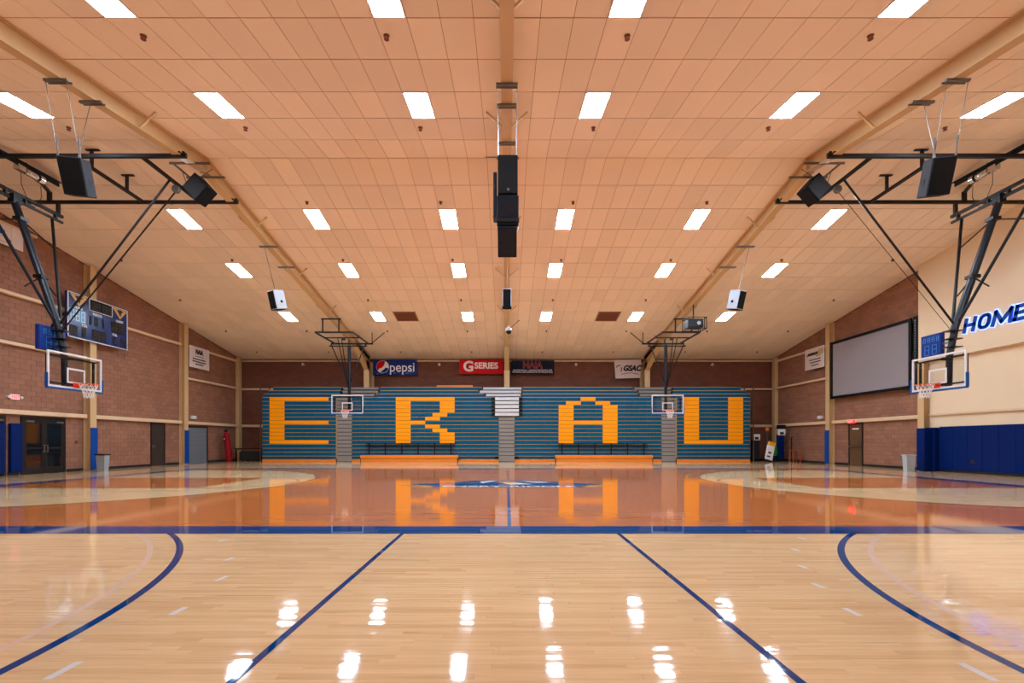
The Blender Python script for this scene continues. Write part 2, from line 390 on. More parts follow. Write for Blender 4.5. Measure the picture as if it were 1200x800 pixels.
sheet('name_ribbon', [[(-2.75, 13.1), (-2.2, 12.93), (2.3, 12.93), (2.85, 13.1), (2.3, 13.42), (-2.2, 13.42)]], 'paint_yellow', .0050)
sheet('name_ribbon', [[(-2.1, 12.98), (2.2, 12.98), (2.25, 13.36), (-2.15, 13.36)]], 'paint_navy', .0054)
txt('EMBRY-RIDDLE', .52, .0002, .014, 0, 'paint_white', (.05, 13.17, .0058), (1,0,0), (0,1,0), 'floor_lettering', floor, sx=1.08)

# ------------------------------------------------------------------ ceiling deck and tiles
ce = MB()
for y0, y1 in ((YF-.3, YR), (YR, YB+.3)):
    ce.add([(-XW-.3, y0, zc(y0)+.012), (XW+.3, y0, zc(y0)+.012), (XW+.3, y1, zc(y1)+.012), (-XW-.3, y1, zc(y1)+.012),
            (-XW-.3, y0, zc(y0)+.3), (XW+.3, y0, zc(y0)+.3), (XW+.3, y1, zc(y1)+.3), (-XW-.3, y1, zc(y1)+.3)],
           [(0,3,2,1),(4,5,6,7),(0,1,5,4),(1,2,6,5),(2,3,7,6),(3,0,4,7)])
ceiling = ce.build('ceiling', 'grid'); tag(ceiling, kind='structure')
TW, TD = .62, 1.187; ca = math.cos(math.atan(SL))
LROW = (2, 5, 9); LCOL = (3, 11, 19)
VENT = {(1, 9, -9), (1, 9, -10), (1, 9, 8), (1, 9, 9)}
tiles = []; lamps = []
for sgn in (1, -1):
    i = 0
    while True:
        ya = YR+sgn*i*TD; yb = YR+sgn*(i+1)*TD
        if sgn > 0: yb = min(yb, YB)
        else: yb = max(yb, YF)
        if sgn*(yb-ya) < .05: break
        for k in range(-30, 30):
            kk = k if k >= 0 else -k-1
            x0 = k*TW
            if i in LROW and kk in LCOL and not (sgn < 0 and i == 9): lamps.append((x0+TW/2, (ya+yb)/2, sgn)); continue
            if (sgn, i, k) in VENT: continue
            tiles.append((x0, min(ya, yb), max(ya, yb), sgn))
        i += 1
def tile_poly(x0, x1, y0, y1):
    g = .006
    gy = .013; p = [(x0+g, y0+gy), (x1-g, y0+gy), (x1-g, y1-gy), (x0+g, y1-gy)]
    return [(a, c, zc(c)) for a, c in p]+[(a, c, zc(c)+.011) for a, c in p]
TF = [(3,2,1,0),(0,1,5,4),(1,2,6,5),(2,3,7,6),(3,0,4,7)]
tm = {}
for sgn in (1, -1):
    m_ = MB(); q = tile_poly(0, TW, YR if sgn > 0 else YR-TD, YR+TD if sgn > 0 else YR)
    oz = q[0][2]; oy = q[0][1]
    m_.add([(a, c-oy, z-oz) for a, c, z in q], TF); tm[sgn] = (m_.mesh('ceiling_tile', 'tile', fix=False), oy, oz)
def seen(t):
    ym = (t[1]+t[2])/2; px = CX+(t[0]+TW/2)*F/max(ym, .1); py = CY-(zc(ym)-H)*F/max(ym, .1)
    return ym > 7 and -20 < px < 1220 and py > -12
cand = sorted([t for t in tiles if seen(t) and t[2]-t[1] > TD-.01], key=lambda t: t[1]+t[2])[:300]; cs = set(id(t) for t in cand)
for t in cand:
    me, oy, oz = tm[t[3]]
    o = bpy.data.objects.new('ceiling_tile', me); C.objects.link(o)
    o.location = (t[0], t[1]+.013, zc(t[1]+.013)+random.uniform(-.002, .002)); o.parent = ceiling
m_ = MB()
for t in tiles:
    if id(t) in cs: continue
    m_.add(tile_poly(t[0], t[0]+TW, t[1], t[2]), TF)
m_.build('ceiling_tiles', 'tile', ceiling, fix=False, kind='stuff')

# ceiling lights
rown = {}
def slope_T(x, y, sgn, dz=0):
    return Matrix.Translation((x, y, zc(y)+dz)) @ Matrix.Rotation(-sgn*math.atan(SL), 4, 'X')
colname = {0: 'inner left', 1: 'middle left', 2: 'outer left', 3: 'inner right', 4: 'middle right', 5: 'outer right'}
fr_m = MB(); hw, hd = TW/2-.004, TD/2/ca-.006
fr_m.box(-hw, hw, -hd, -hd+.03, -.012, .02).box(-hw, hw, hd-.03, hd, -.012, .02).box(-hw, -hw+.03, -hd+.03, hd-.03, -.012, .02).box(hw-.03, hw, -hd+.03, hd-.03, -.012, .02)
fr_mesh = fr_m.mesh('frame', 'white'); df_mesh = MB().box(-hw+.03, hw-.03, -hd+.03, hd-.03, -.009, .006).mesh('diffuser', 'lamp')
order = {}
for x, y, sgn in lamps:
    side = 'left' if x < 0 else 'right'
    cw = {2: 'innermost', 7: 'second', 12: 'outermost'}[int(abs(x))]
    rr = int(round(abs(y-YR)/TD-.5))
    if sgn > 0: rw = {2: 'first row beyond the ridge', 5: 'second row beyond the ridge', 9: 'last row before the back wall'}[rr]
    else: rw = {2: 'row just before the ridge', 5: 'foremost row at the top edge', 9: 'row above the camera'}[rr]
    o = thing('ceiling_light', f'glowing ceiling light panel {side} of the centre beam, {cw}, {rw}', 'ceiling light', (0, 0, 0), 'recessed light panels in the ceiling')
    o.matrix_world = slope_T(x, y, sgn); o.location = (x, y, zc(y)); o.rotation_euler = (-sgn*math.atan(SL), 0, 0)
    for me, n in ((fr_mesh, 'frame'), (df_mesh, 'diffuser')):
        c = bpy.data.objects.new(n, me); C.objects.link(c); c.parent = o
# vents
for s, nm_ in ((-1, 'left'), (1, 'right')):
    y = YR+9.5*TD; v = thing('ceiling_vent', f'dark louvred air vent in the ceiling {nm_} of the centre beam', 'vent', (s*9*TW if s > 0 else -9*TW, y, zc(y)), 'ceiling air vents')
    T = slope_T(s*9*TW, y, 1)
    MB(T).box(-.6, .6, -.58, .58, -.004, .008).build('backing', 'vent_dark', v)
    q = MB(T); q.box(-.6, .6, -.58, -.54, -.02, .0).box(-.6, .6, .54, .58, -.02, .0).box(-.6, -.56, -.54, .54, -.02, .0).box(.56, .6, -.54, .54, -.02, .0); q.build('frame', 'grid', v)
    for k in range(6): 
        yy = -.45+k*.18; MB(T).bar((-.55, yy, -.012), (.55, yy, -.012), .09, .006, (0, .5, 1)).build('slat', 'rust', v)
# sprinklers
sp = MB().lathe([(.06, .0), (.06, -.012), (.03, -.02), (.03, -.06), (.05, -.065), (.05, -.08), (.0001, -.082)], n=10).mesh('sprinkler_head', 'rust', True)
SR = {9.13: 'foremost row', 12.7: 'row just before the ridge', 16.6: 'first row beyond the ridge', 20.25: 'second row beyond the ridge', 23.9: 'third row beyond the ridge', 27.8: 'last row but one before the back wall', 31.2: 'row nearest the back wall'}
ORD = ('innermost', 'second', 'third', 'fourth')
for yy in SR:
    for xx in (-16.7, -11.9, -7.1, -2.35, 2.35, 7.1, 11.9, 16.7):
        if abs(xx)*F/yy > 610: continue
        o = bpy.data.objects.new('sprinkler_head', sp); C.objects.link(o); o.location = (xx, yy, zc(yy))
        tag(o, f"small dark sprinkler head, {ORD[int(abs(xx)/4.8)]} {'left' if xx < 0 else 'right'} of centre, {SR[yy]}", 'sprinkler', 'sprinkler heads in the ceiling')

# ------------------------------------------------------------------ walls
def wall(name, axis, sgn, spans, holes, mat, zmax, cream_y=None):
    """axis 'x': side wall at x=sgn*XW; axis 'y': back wall. spans (a0,a1) along the wall covered by blocks."""
    m_ = MB(); d = .012
    if axis == 'x':
        pts = [(YF-.2, 0), (YB+.2, 0), (YB+.2, zc(YB)+.2), (YR, ZR+.2), (YF-.2, zc(YF)+.2)]
        m_.prism(pts, (sgn*.25, 0, 0), (sgn*(XW+d), 0, 0), (0,1,0), (0,0,1))
    else:
        m_.box(-XW-.2, XW+.2, YB+d, YB+.25, 0, zc(YB)+.2)
    wo = m_.build(name, 'mortar'); tag(wo, kind='structure')
    bl, bh, g = .406, .203, .005
    cells = []
    for (a0, a1) in spans:
        r = 0; z = 0
        while z < 10.2:
            a = a0-(bl/2 if r % 2 else 0)
            while a < a1:
                b0, b1 = max(a, a0), min(a+bl, a1); z1 = z+bh
                top = zmax if zmax else min(zc(b0), zc(b1))
                ok = b1-b0 > .05
                zz1 = min(z1, top-.002)
                if zz1-z < .03: ok = False
                segs = [(b0, b1)]
                for (h0, h1, hz) in holes:
                    if z < hz-.04:
                        ns_ = []
                        for s0, s1 in segs:
                            if s1 <= h0 or s0 >= h1: ns_.append((s0, s1))
                            else:
                                if h0-s0 > .04: ns_.append((s0, h0))
                                if s1-h1 > .04: ns_.append((h1, s1))
                        segs = ns_
                if ok:
                    for s0, s1 in segs: cells.append((s0, s1, z, zz1, abs(s1-s0-bl) < .001 and abs(zz1-z-bh) < .001))
                a += bl
            z += bh; r += 1
    full = None
    nearest = []
    if axis == 'x':
        c2 = [c for c in cells if c[4] and c[0] > 17.0]
        c2.sort(key=lambda c: c[0]+.25*abs(c[2]-1.25)*0+random.random()*0)
        nearest = [c for c in c2 if True][:300]
    nset = set(id(c) for c in nearest)
    if nearest:
        q = MB(); x0, x1 = sorted((sgn*XW, sgn*(XW+d))); q.box(x0, x1, g, bl-g, g, bh-g); full = q.mesh('block', mat)
        for c in nearest:
            o = bpy.data.objects.new('block', full); C.objects.link(o); o.location = (0, c[0], c[2]); o.parent = wo
    q = MB()
    for c in cells:
        if id(c) in nset: continue
        if axis == 'x': 
            x0, x1 = sorted((sgn*XW, sgn*(XW+d))); q.box(x0, x1, c[0]+g, c[1]-g, c[2]+g, c[3]-g)
        else: q.box(c[0]+g, c[1]-g, YB, YB+d, c[2]+g, c[3]-g)
    q.build('blockwork', mat, wo, kind='stuff')
    return wo
wl = wall('wall_left', 'x', -1, [(13.0, YB)], [(15.3, 17.35, 2.27), (17.86, 19.7, 2.27), (24.4, 25.45, 2.32), (26.95, 29.05, 2.2)], 'block', None)
wr = wall('wall_right', 'x', 1, [(20.8, YB)], [(24.4, 25.45, 2.28)], 'block', None)
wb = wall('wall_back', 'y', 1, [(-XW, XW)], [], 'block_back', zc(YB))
f_ = MB().box(-XW-.2, XW+.2, YF-.25, YF, 0, zc(YF)+.2).build('wall_front', 'front_wall'); tag(f_, kind='structure')
# cream upper and lower panels of the near right wall
q = MB(); q.prism([(YF, 4.80), (20.78, 4.80), (20.78, zc(20.78)-.002), (YR, ZR-.002), (YF, zc(YF)-.002)], (.33, 0, 0), (18.28, 0, 0), (0,1,0), (0,0,1)).build('upper_panel', 'cream_wall', wr)
q = MB(); q.box(18.54, 18.61, YF, 20.5, 0, 4.80).build('lower_panel', 'cream_wall', wr)
# left near part beyond the blocks
MB().box(-18.612, -18.6, YF, 13.0, 0, 8.4).build('painted_blockwork', 'block', wl)
# girts
def girt(name, sgn, y0, y1, z0, z1, dx=.2):
    x0, x1 = sorted((sgn*(XW-.002), sgn*(XW-dx))); o = MB().bbox(x0, x1, y0, y1, z0, z1, .012).build(name, 'cream'); return tag(o, kind='structure')
t = 1
def nt_(): 
    global t; t += 1; return f'trim_{t-1}'
for sgn in (-1, 1):
    for y0, y1 in ((13.0, 20.52), (20.83, 26.5), (26.85, 32.04)):
        if sgn > 0 and y1 < 21: 
            girt(nt_(), 1, YF, 20.45, 2.40, 2.50, .17); continue
        girt(nt_(), sgn, y0, y1, 2.30, 2.47)
        girt(nt_(), sgn, y0, y1, 6.73, 6.85)
        if y0 != 20.83: girt(nt_(), sgn, y0, y1, 4.88, 5.0)
girt(nt_(), -1, 13.0, 18.35, 9.22, 9.33)
for z0, z1 in ((2.30, 2.47), (4.88, 5.0), (6.86, 6.96)):
    if z0 > 6: 
        for a, b_ in ((-18.57, -9.68), (-9.22, -.22), (.22, 9.22), (9.68, 18.57)): tag(MB().bbox(a, b_, YB-.2, YB-.002, z0, z1, .012).build(nt_(), 'cream'), kind='structure')
    else:
        for a, b_ in ((-18.57, -15.9), (15.9, 18.57)): tag(MB().bbox(a, b_, YB-.2, YB-.002, z0, z1, .012).build(nt_(), 'cream'), kind='structure')
# baseboards
def base(name, segs):
    q = MB()
    for s in segs: q.bbox(*s, .004)
    tag(q.build(name, 'rubber'), kind='structure')
base('baseboard_left', [(-18.598, -18.575, a, b_, 0, .12) for a, b_ in ((17.4, 17.82), (19.74, 20.5), (20.9, 24.36), (25.49, 26.5), (29.1, 32.2))])
base('baseboard_right', [(18.575, 18.598, a, b_, 0, .12) for a, b_ in ((20.9, 24.36), (25.49, 26.5), (26.9, 32.2))]+[(18.50, 18.538, YF, 20.1, 0, .11)])
base('baseboard_back', [(-18.2, -15.9, YB-.025, YB-.002, 0, .12), (15.9, 18.2, YB-.025, YB-.002, 0, .12)])

# ------------------------------------------------------------------ steel side columns with pads
def ibeam_col(name, label, sgn, yc, z1, pad=None, grp='steel columns of the side walls'):
    x_in, x_w = sgn*18.28, sgn*18.59
    c = thing(name, label, 'column', (sgn*18.45, yc, 0), grp)
    q = MB(); a, b_ = sorted((x_in, x_in+sgn*.022)); q.bbox(a, b_, yc-.16, yc+.16, 0, z1, .003)
    a, b_ = sorted((x_w-sgn*.02, x_w)); q.box(a, b_, yc-.16, yc+.16, 0, z1)
    a, b_ = sorted((x_in+sgn*.022, x_w-sgn*.02)); q.box(a, b_, yc-.012, yc+.012, 0, z1)
    q.build('shaft', 'beam_paint', c)
    q = MB(); a, b_ = sorted((x_in-sgn*.0, x_w)); q.box(a, b_, yc-.17, yc+.17, 0, .02); q.build('base_plate', 'beam_paint', c)
    if pad:
        a, b_ = sorted((x_in-sgn*.002, x_in-sgn*.05)); p_ = MB().bbox(a, b_, yc-.17, yc+.17, .04, pad, .012).build('column_pad', 'pad_bright', c)
        tag(p_, 'bright blue foam pad strapped to the inner face')
    return c
ibeam_col('steel_column', 'cream steel column behind the blue scoreboard on the left wall', -1, 20.68, zc(20.85)-.01, 1.89)
ibeam_col('steel_column', 'cream steel column left of the grey door, with narrow blue pad', -1, 26.68, zc(26.85)-.01, 1.93)
ibeam_col('steel_column', 'cream steel column between the screen and the tan right wall', 1, 20.66, 4.79)
ibeam_col('steel_column', 'cream steel column left of the projection screen, with narrow blue pad', 1, 26.68, zc(26.85)-.01, 1.93)
for s, n_ in ((-1, 'left'), (1, 'right')):
    c = thing('corner_column', f'plain cream steel column in the {n_} back corner', 'column', (s*18.4, 32.4, 0), 'corner columns')
    q = MB(); a, b_ = sorted((s*18.35, s*18.59)); q.bbox(a, b_, 32.05, 32.07, 0, zc(32.6)-.02, .003).box(a, b_, 32.36, 32.38, 0, zc(32.6)-.02)
    a, b_ = sorted((s*18.46, s*18.48)); q.box(a, b_, 32.07, 32.36, 0, zc(32.6)-.02)
    a, b_ = sorted((s*18.35, s*18.365)); q.box(a, b_, 32.07, 32.36, 0, zc(32.6)-.02); q.build('shaft', 'beam_paint', c)

# ------------------------------------------------------------------ roof frames (rafters, haunch, back column)
for bx, lab in ((-9.45, 'left cream steel roof frame, from ceiling ridge to column between E and R'), (0, 'centre cream steel roof frame running down the middle of the ceiling'), (9.45, 'right cream steel roof frame, from ceiling ridge to column between A and U')):
    fr_ = thing('roof_frame', lab, 'roof frame', (bx, 32.0, 0), 'steel roof frames')
    dp = .44
    for sgn, ye in ((-1, YF), (1, 32.15)):
        q = MB()
        def sect(x0, x1, t0, t1, y0=YR, y1=ye):
            pts = [(y0, zc(y0)-t0), (y1, zc(y1)-t0), (y1, zc(y1)-t1), (y0, zc(y0)-t1)]
            q.prism(pts, (x1-x0, 0, 0), (x0, 0, 0), (0,1,0), (0,0,1))
        sect(bx-.12, bx+.12, .004, .02); sect(bx-.012, bx+.012, .02, dp-.02); sect(bx-.125, bx+.125, dp-.02, dp)
        q.build('rafter', 'beam_paint', fr_)
    q = MB(); q.box(bx-.13, bx+.13, YR-.02, YR+.02, zc(YR)-dp-.03, zc(YR)-.01); q.build('splice_plate', 'beam_paint', fr_)
    # haunch + column
    q = MB()
    q.prism([(29.2, zc(29.2)-dp), (31.45, 6.1), (32.15, 6.1), (32.15, zc(32.15)-.02), (29.2, zc(29.2)-.02)], (.024, 0, 0), (bx-.012, 0, 0), (0,1,0), (0,0,1))
    q.bar((bx, 29.2, zc(29.2)-dp), (bx, 31.45, 6.1), .30, .022)
    q.build('haunch', 'beam_paint', fr_)
    q = MB(); w_ = .18
    q.bbox(bx-w_, bx+w_, 31.44, 31.465, 0, 6.12, .003).box(bx-.012, bx+.012, 31.465, 32.62, 0, 6.8).box(bx-w_, bx+w_, 32.62, 32.64, 0, 6.8)
    q.build('column', 'beam_paint', fr_)
    for yb_ in (7.9, 11.9, 17.4, 20.9, 24.5, 28.4):
        for s in (-1, 1):
            z0 = zc(yb_)-dp+.03
            MB().bar((bx+s*.10, yb_, z0), (bx+s*.52, yb_, zc(yb_)-.02), .05, .045).build('flange_brace', 'beam_paint', fr_)

# ------------------------------------------------------------------ doors
def rx(sgn, off): return sgn*(XW-off)
def dbox(q, sgn, o0, o1, y0, y1, z0, z1):
    a, b_ = sorted((rx(sgn, o0), rx(sgn, o1))); q.box(a, b_, y0, y1, z0, z1); return q
d1 = MB(); dbox(d1, -1, -.01, .04, 17.88, 17.96, 0, 2.25); dbox(d1, -1, -.01, .04, 19.60, 19.68, 0, 2.25); dbox(d1, -1, -.01, .04, 17.96, 19.60, 2.15, 2.25); dbox(d1, -1, -.01, -.004, 17.96, 19.6, 0, 2.15)
door1 = d1.build('door_1', 'frame_black'); tag(door1, kind='structure')
for y0, y1, s in ((17.97, 18.775, 1), (18.785, 19.59, -1)):
    q = MB()
    for a, b_, c_, d_ in ((y0, y0+.11, .01, 2.14), (y1-.11, y1, .01, 2.14), (y0+.11, y1-.11, .01, .26), (y0+.11, y1-.11, 2.0, 2.14), (y0+.11, y1-.11, .98, 1.06)): dbox(q, -1, -.003, .03, a, b_, c_, d_)
    leaf = q.build('door_leaf', 'frame_black', door1)
    q = MB(); dbox(q, -1, .005, .012, y0+.11, y1-.11, .26, .98); q.build('pane', 'glass_dark', leaf)
    q = MB(); dbox(q, -1, .005, .012, y0+.11, y1-.11, 1.06, 2.0); q.build('pane', 'glass_dark', leaf)
    hy = y1-.06 if s > 0 else y0+.06
    q = MB(); q.tube((-18.5, hy, .85), (-18.5, hy, 1.15), .014); q.tube((-18.5, hy, .87), (-18.57, hy, .87), .01).tube((-18.5, hy, 1.13), (-18.57, hy, 1.13), .01); q.build('handle', 'steel', leaf)
    q = MB(); ya = y0+.05 if s > 0 else y1-.35; dbox(q, -1, .03, .09, ya, ya+.3, 2.03, 2.10); q.build('door_closer', 'steel', leaf)
d2 = MB(); dbox(d2, -1, -.01, .04, 15.32, 15.4, 0, 2.25); dbox(d2, -1, -.01, .04, 17.25, 17.33, 0, 2.25); dbox(d2, -1, -.01, .04, 15.4, 17.25, 2.15, 2.25); dbox(d2, -1, -.01, -.004, 15.4, 17.25, 0, 2.15)
door2 = d2.build('door_2', 'frame_black'); tag(door2, kind='structure')
q = MB(); dbox(q, -1, -.003, .03, 16.3, 17.24, .01, 2.14); lf = q.build('door_leaf', 'glass_dark', door2)
q = MB(); dbox(q, -1, .03, .09, 16.9, 17.2, 2.03, 2.10); q.build('door_closer', 'steel', lf)
d3 = MB(); dbox(d3, -1, -.01, .03, 24.42, 24.47, 0, 2.3); dbox(d3, -1, -.01, .03, 25.38, 25.43, 0, 2.3); dbox(d3, -1, -.01, .03, 24.47, 25.38, 2.24, 2.3)
door3 = d3.build('door_3', 'frame_black'); tag(door3, kind='structure')
q = MB(); dbox(q, -1, -.01, .012, 24.475, 25.375, .01, 2.235); lf = q.build('door_leaf', 'door_brown', door3)
MB().tube((-18.588, 24.56, 1.05), (-18.52, 24.56, 1.05), .02).tube((-18.52, 24.55, 1.05), (-18.52, 24.68, 1.05), .012).build('handle', 'steel', lf)
MB().box(-18.585, -18.575, 24.5, 24.6, .97, 1.12).build('lock_plate', 'steel', lf)
d4 = MB(); dbox(d4, -1, -.01, .04, 28.96, 29.04, 0, 2.19); dbox(d4, -1, -.01, .04, 26.97, 28.96, 2.13, 2.19)
door4 = d4.build('door_4', 'frame_black'); tag(door4, kind='structure')
for k in range(8):
    q = MB(); dbox(q, -1, -.01, .015, 26.98, 28.95, .01+k*.265, .01+(k+1)*.265-.006); q.build('door_panel', 'door_grey', door4)
d5 = MB(); dbox(d5, 1, -.01, .03, 24.42, 24.48, 0, 2.27); dbox(d5, 1, -.01, .03, 25.37, 25.43, 0, 2.27); dbox(d5, 1, -.01, .03, 24.48, 25.37, 2.2, 2.27)
door5 = d5.build('door_5', 'frame_black'); tag(door5, kind='structure')
q = MB(); dbox(q, 1, -.01, .012, 24.485, 25.365, .01, 2.195); lf = q.build('door_leaf', 'door_khaki', door5)
MB().box(18.50, 18.56, 24.52, 25.33, 1.0, 1.06).box(18.55, 18.59, 24.52, 24.6, .98, 1.08).box(18.55, 18.59, 25.25, 25.33, .98, 1.08).build('push_bar', 'steel', lf)
MB().box(18.578, 18.586, 24.7, 25.15, 1.93, 2.0).build('door_sign', 'white', lf)

def exit_sign(sgn, y, z, lab, lamps_=True):
    o = thing('exit_sign', lab, 'exit sign', (sgn*18.57, y, z-.1)); x0 = sgn*18.58; x1 = sgn*18.52
    a, b_ = sorted((x0, x1)); MB().bbox(a, b_, y-.17, y+.17, z-.1, z+.1, .01).build('housing', 'white', o)
    f = sgn*18.518; txt('EXIT', .17, .002, .004, 0, 'exit_red', (f, y, z), (0, -sgn, 0) if sgn > 0 else (0, 1, 0), (0,0,1), 'lettering', o, sx=.8)
    if lamps_:
        for d in (-.23, .23): MB().tube((sgn*18.6, y+d, z), (sgn*18.5, y+d, z), .05, 10).build('emergency_lamp', 'frame_white', o)
exit_sign(-1, 17.62, 2.95, 'white exit sign with red lettering and two emergency lamps, on the left wall')
o = thing('exit_sign', 'small red exit sign above the brown door in the right wall', 'exit sign', (18.5, 24.95, 2.28))
MB().bbox(18.36, 18.42, 24.72, 25.18, 2.26, 2.44, .01).build('housing', 'exit_red', o); MB().box(18.42, 18.43, 24.8, 25.1, 2.3, 2.4).tube((18.42, 24.95, 2.38), (18.6, 24.95, 2.38), .015).build('bracket', 'steel', o)
txt('EXIT', .16, .001, .003, 0, 'white', (18.357, 24.95, 2.35), (0,-1,0), (0,0,1), 'lettering', o)

# wall pads
for sgn, y0, y1, z0, z1, lab in ((-1, 17.42, 17.84, .12, 1.96, 'single navy wall pad left of the double glass doors'), (-1, 16.35, 17.2, .1, 1.96, 'navy pad covering the door at the left edge of the picture')):
    off = .10 if y0 > 17.3 else .12
    a, b_ = sorted((rx(sgn, .002 if y0 > 17.3 else .095), rx(sgn, off+.04))); o = MB().bbox(a, b_, y0, y1, z0, z1, .02).build('wall_pad', 'pad_blue'); tag(o, lab, 'wall pad')
padrow = thing('wall_padding', 'long run of navy wall pads along the tan right wall', 'wall pad', (18.5, 15, .1))
y = 19.98
k = 0
while y > 9:
    MB().bbox(18.47, 18.54, y-.60, y, .11, 1.91, .008).build('pad', 'pad_blue', padrow); y -= .604; k += 1
MB().box(18.462, 18.472, 18.5, 18.62, .40, .56).build('outlet', 'frame_black', padrow)
o = thing('column_padding', 'thick navy pad wrapped around the column beside the pale bin', 'wall pad', (18.1, 20.35, 0))
MB().bbox(17.93, 18.27, 20.10, 20.49, .01, 1.86, .025).build('pad', 'pad_blue', o)
MB().bbox(18.285, 18.53, 20.02, 20.48, .01, 1.88, .02).build('pad', 'pad_blue', o)

# ------------------------------------------------------------------ bleachers
YBL = 30.0; PXM = F/YBL; MW = 8.6/PXM
def wx(px): return (px-CX)/PXM
ROW0, RH, NR = .39, .2507, 15
LET = {'E': ['11111111']+['11000000']*5+['11111111']+['11000000']*4+['11111111'],
       'R': ['11111111', '11000011', '11000011', '11000011', '11000110', '11001100', '11110000', '11001100', '11000110', '11000011', '11000011', '11000011'],
       'A': ['00011000', '01100110']+['11000011']*4+['11111111']+['11000011']*5,
       'U': ['11000011']*11+['11111111']}
def section(px0, nmod, letter, lcol, label, tiers, bench=None):
    x0 = wx(px0); x1 = x0+nmod*MW
    s = thing('bleacher_section', label, 'bleachers', ((x0+x1)/2, YBL, 0), 'blue telescopic bleacher sections')
    MB().box(x0+.01, x1-.01, YBL+.06, 31.38, 0, 4.13).build('carcass', 'bleacher_dark', s)
    MB().bbox(x0, x1, YBL-.02, YBL+.05, .0, .165, .01).build('kick_board', 'kick_orange', s)
    for i in range(16):
        zt = ROW0+RH*i; zb = zt-RH if i else .18
        q = MB(); li = 15-i
        for k in range(nmod):
            on = False
            if li < 12 and lcol <= k < lcol+8: on = LET[letter][li][k-lcol] == '1'
            q.cur = 1 if on else 0; a = x0+k*MW+.006; b_ = x0+(k+1)*MW-.006
            if on: q.box(x0+k*MW, x0+(k+1)*MW, YBL-.022, YBL+.06, zb+.012, zt-.006)
            else: q.bbox(a, b_, YBL-.012+.004*(k % 2), YBL+.06, zb+.022, zt-.05, .012)
        q.build('seat_row', ['seat_blue', 'seat_orange'], s)
        MB().box(x0, x1, YBL-.02, YBL+.06, zt-.040, zt-.006).build('nosing', 'nosing', s)
    for j, (ta, tb, ty) in enumerate(tiers):
        zt = 4.4+.25*j; xa = (ta-CX)*ty/F; xb = (tb-CX)*ty/F
        MB().bbox(xa, xb, ty, ty+.06, zt-.22, zt-.05, .012).build('seat_row', 'seat_blue', s)
        MB().box(xa, xb, ty-.01, 31.36, zt-.045, zt).build('nosing', 'nosing', s)
        MB().box(xa+.02, xb-.02, ty+.06, 31.34, zt-.25, zt-.046).build('carcass', 'bleacher_dark', s)
    if bench:
        b0, b1 = (bench[0]-CX)*29.5/F, (bench[1]-CX)*29.5/F
        bn = thing('folding_bench', f'long orange front bench with black railing below the orange {letter}', 'bench', ((b0+b1)/2, 29.6, 0), 'orange front benches')
        MB().bbox(b0, b1, 29.46, 29.9, .24, .43, .01).build('seat_board', 'kick_orange', bn)
        MB().bbox(b0, b1, 29.5, 29.6, .0, .225, .01).build('kick_board', 'kick_orange', bn)
        MB().box(b0, b0+.03, 29.44, 29.9, .0, .235).box(b1-.03, b1, 29.44, 29.9, 0, .235).build('end_plate', 'black', bn)
        n = 6
        for k in range(n):
            xx = b0+.45+k*1.045; MB().bar((xx, 29.84, .43), (xx, 29.84, 1.2), .07, .05).build('post', 'black', bn)
        for z in (.96, 1.03, 1.10, 1.17): MB().bar((b0+.2, 29.87, z), (b1-.2, 29.87, z), .02, .03).build('rail', 'black', bn)
section(307.5, 10, 'E', 1, 'blue bleacher section at far left showing the orange letter E', [(309, 398, 30.25), (314, 399, 30.55), (320, 400, 30.85)])
section(412.3, 20, 'R', 6, 'blue bleacher section left of centre showing the orange letter R', [(441, 567, 30.25), (445, 560, 30.55), (446, 564, 30.85)], (422.4, 536.5))
section(603.2, 20, 'A', 6, 'blue bleacher section right of centre showing the orange letter A', [(612, 748, 30.25), (612.5, 746, 30.55), (613, 741, 30.85)], (651, 765))
section(793.2, 10, 'U', 1, 'blue bleacher section at far right showing the orange letter U', [(788, 879.5, 30.25), (788, 875, 30.55), (789, 868, 30.85)])
def aisle(p0, p1, label, edge, top):
    x0, x1 = wx(p0)+.01, wx(p1)-.01
    a = thing('aisle_steps', label, 'steps', ((x0+x1)/2, YBL, 0), 'grey aisle steps between the bleachers')
    MB().box(x0, x1, YBL+.08, 31.36, 0, 4.12).build('carcass', 'bleacher_dark', a)
    for i in range(16):
        zt = ROW0+RH*i; zb = zt-RH if i else .0
        MB().bbox(x0+(.06 if edge < 0 else 0), x1-(.06 if edge > 0 else 0), YBL-.0, YBL+.08, zb+.02, zt-.015, .01).build('step_front', 'step_grey', a)
    if edge:
        xe = x0 if edge < 0 else x1-.05
        MB().box(xe, xe+.05, YBL-.01, YBL+.08, 0.2, 4.12).build('edge_strip', 'nosing', a)
    for j, (ta, tb) in enumerate(top):
        ty = (30.3, 30.6, 30.9)[j]; zt = 4.38+.25*j; xa = (ta-CX)*ty/F+.02; xb = (tb-CX)*ty/F-.02
        lt = abs(p0-584) < 5; MB().bbox(xa, xb, ty, 31.36, zt-.16, zt, .01).build('landing_step', 'step_light' if lt else 'step_grey', a)
        MB().box(xa+.02, xb-.02, ty+.05, 31.34, zt-.25, zt-.161).build('riser_gap', 'bleacher_dark', a)
    return a
aisle(393.5, 412.3, 'grey aisle steps between the orange E and R sections', -1, [(399.5, 439.5), (401, 443), (402, 444)])
ac = aisle(584.3, 603.2, 'grey centre aisle steps under the pale landing', 0, [(569, 610.5), (562, 611), (566, 611.5)])
aisle(775.2, 793.2, 'grey aisle steps between the orange A and U sections', 1, [(749.5, 787), (748, 786.5), (743, 787)])
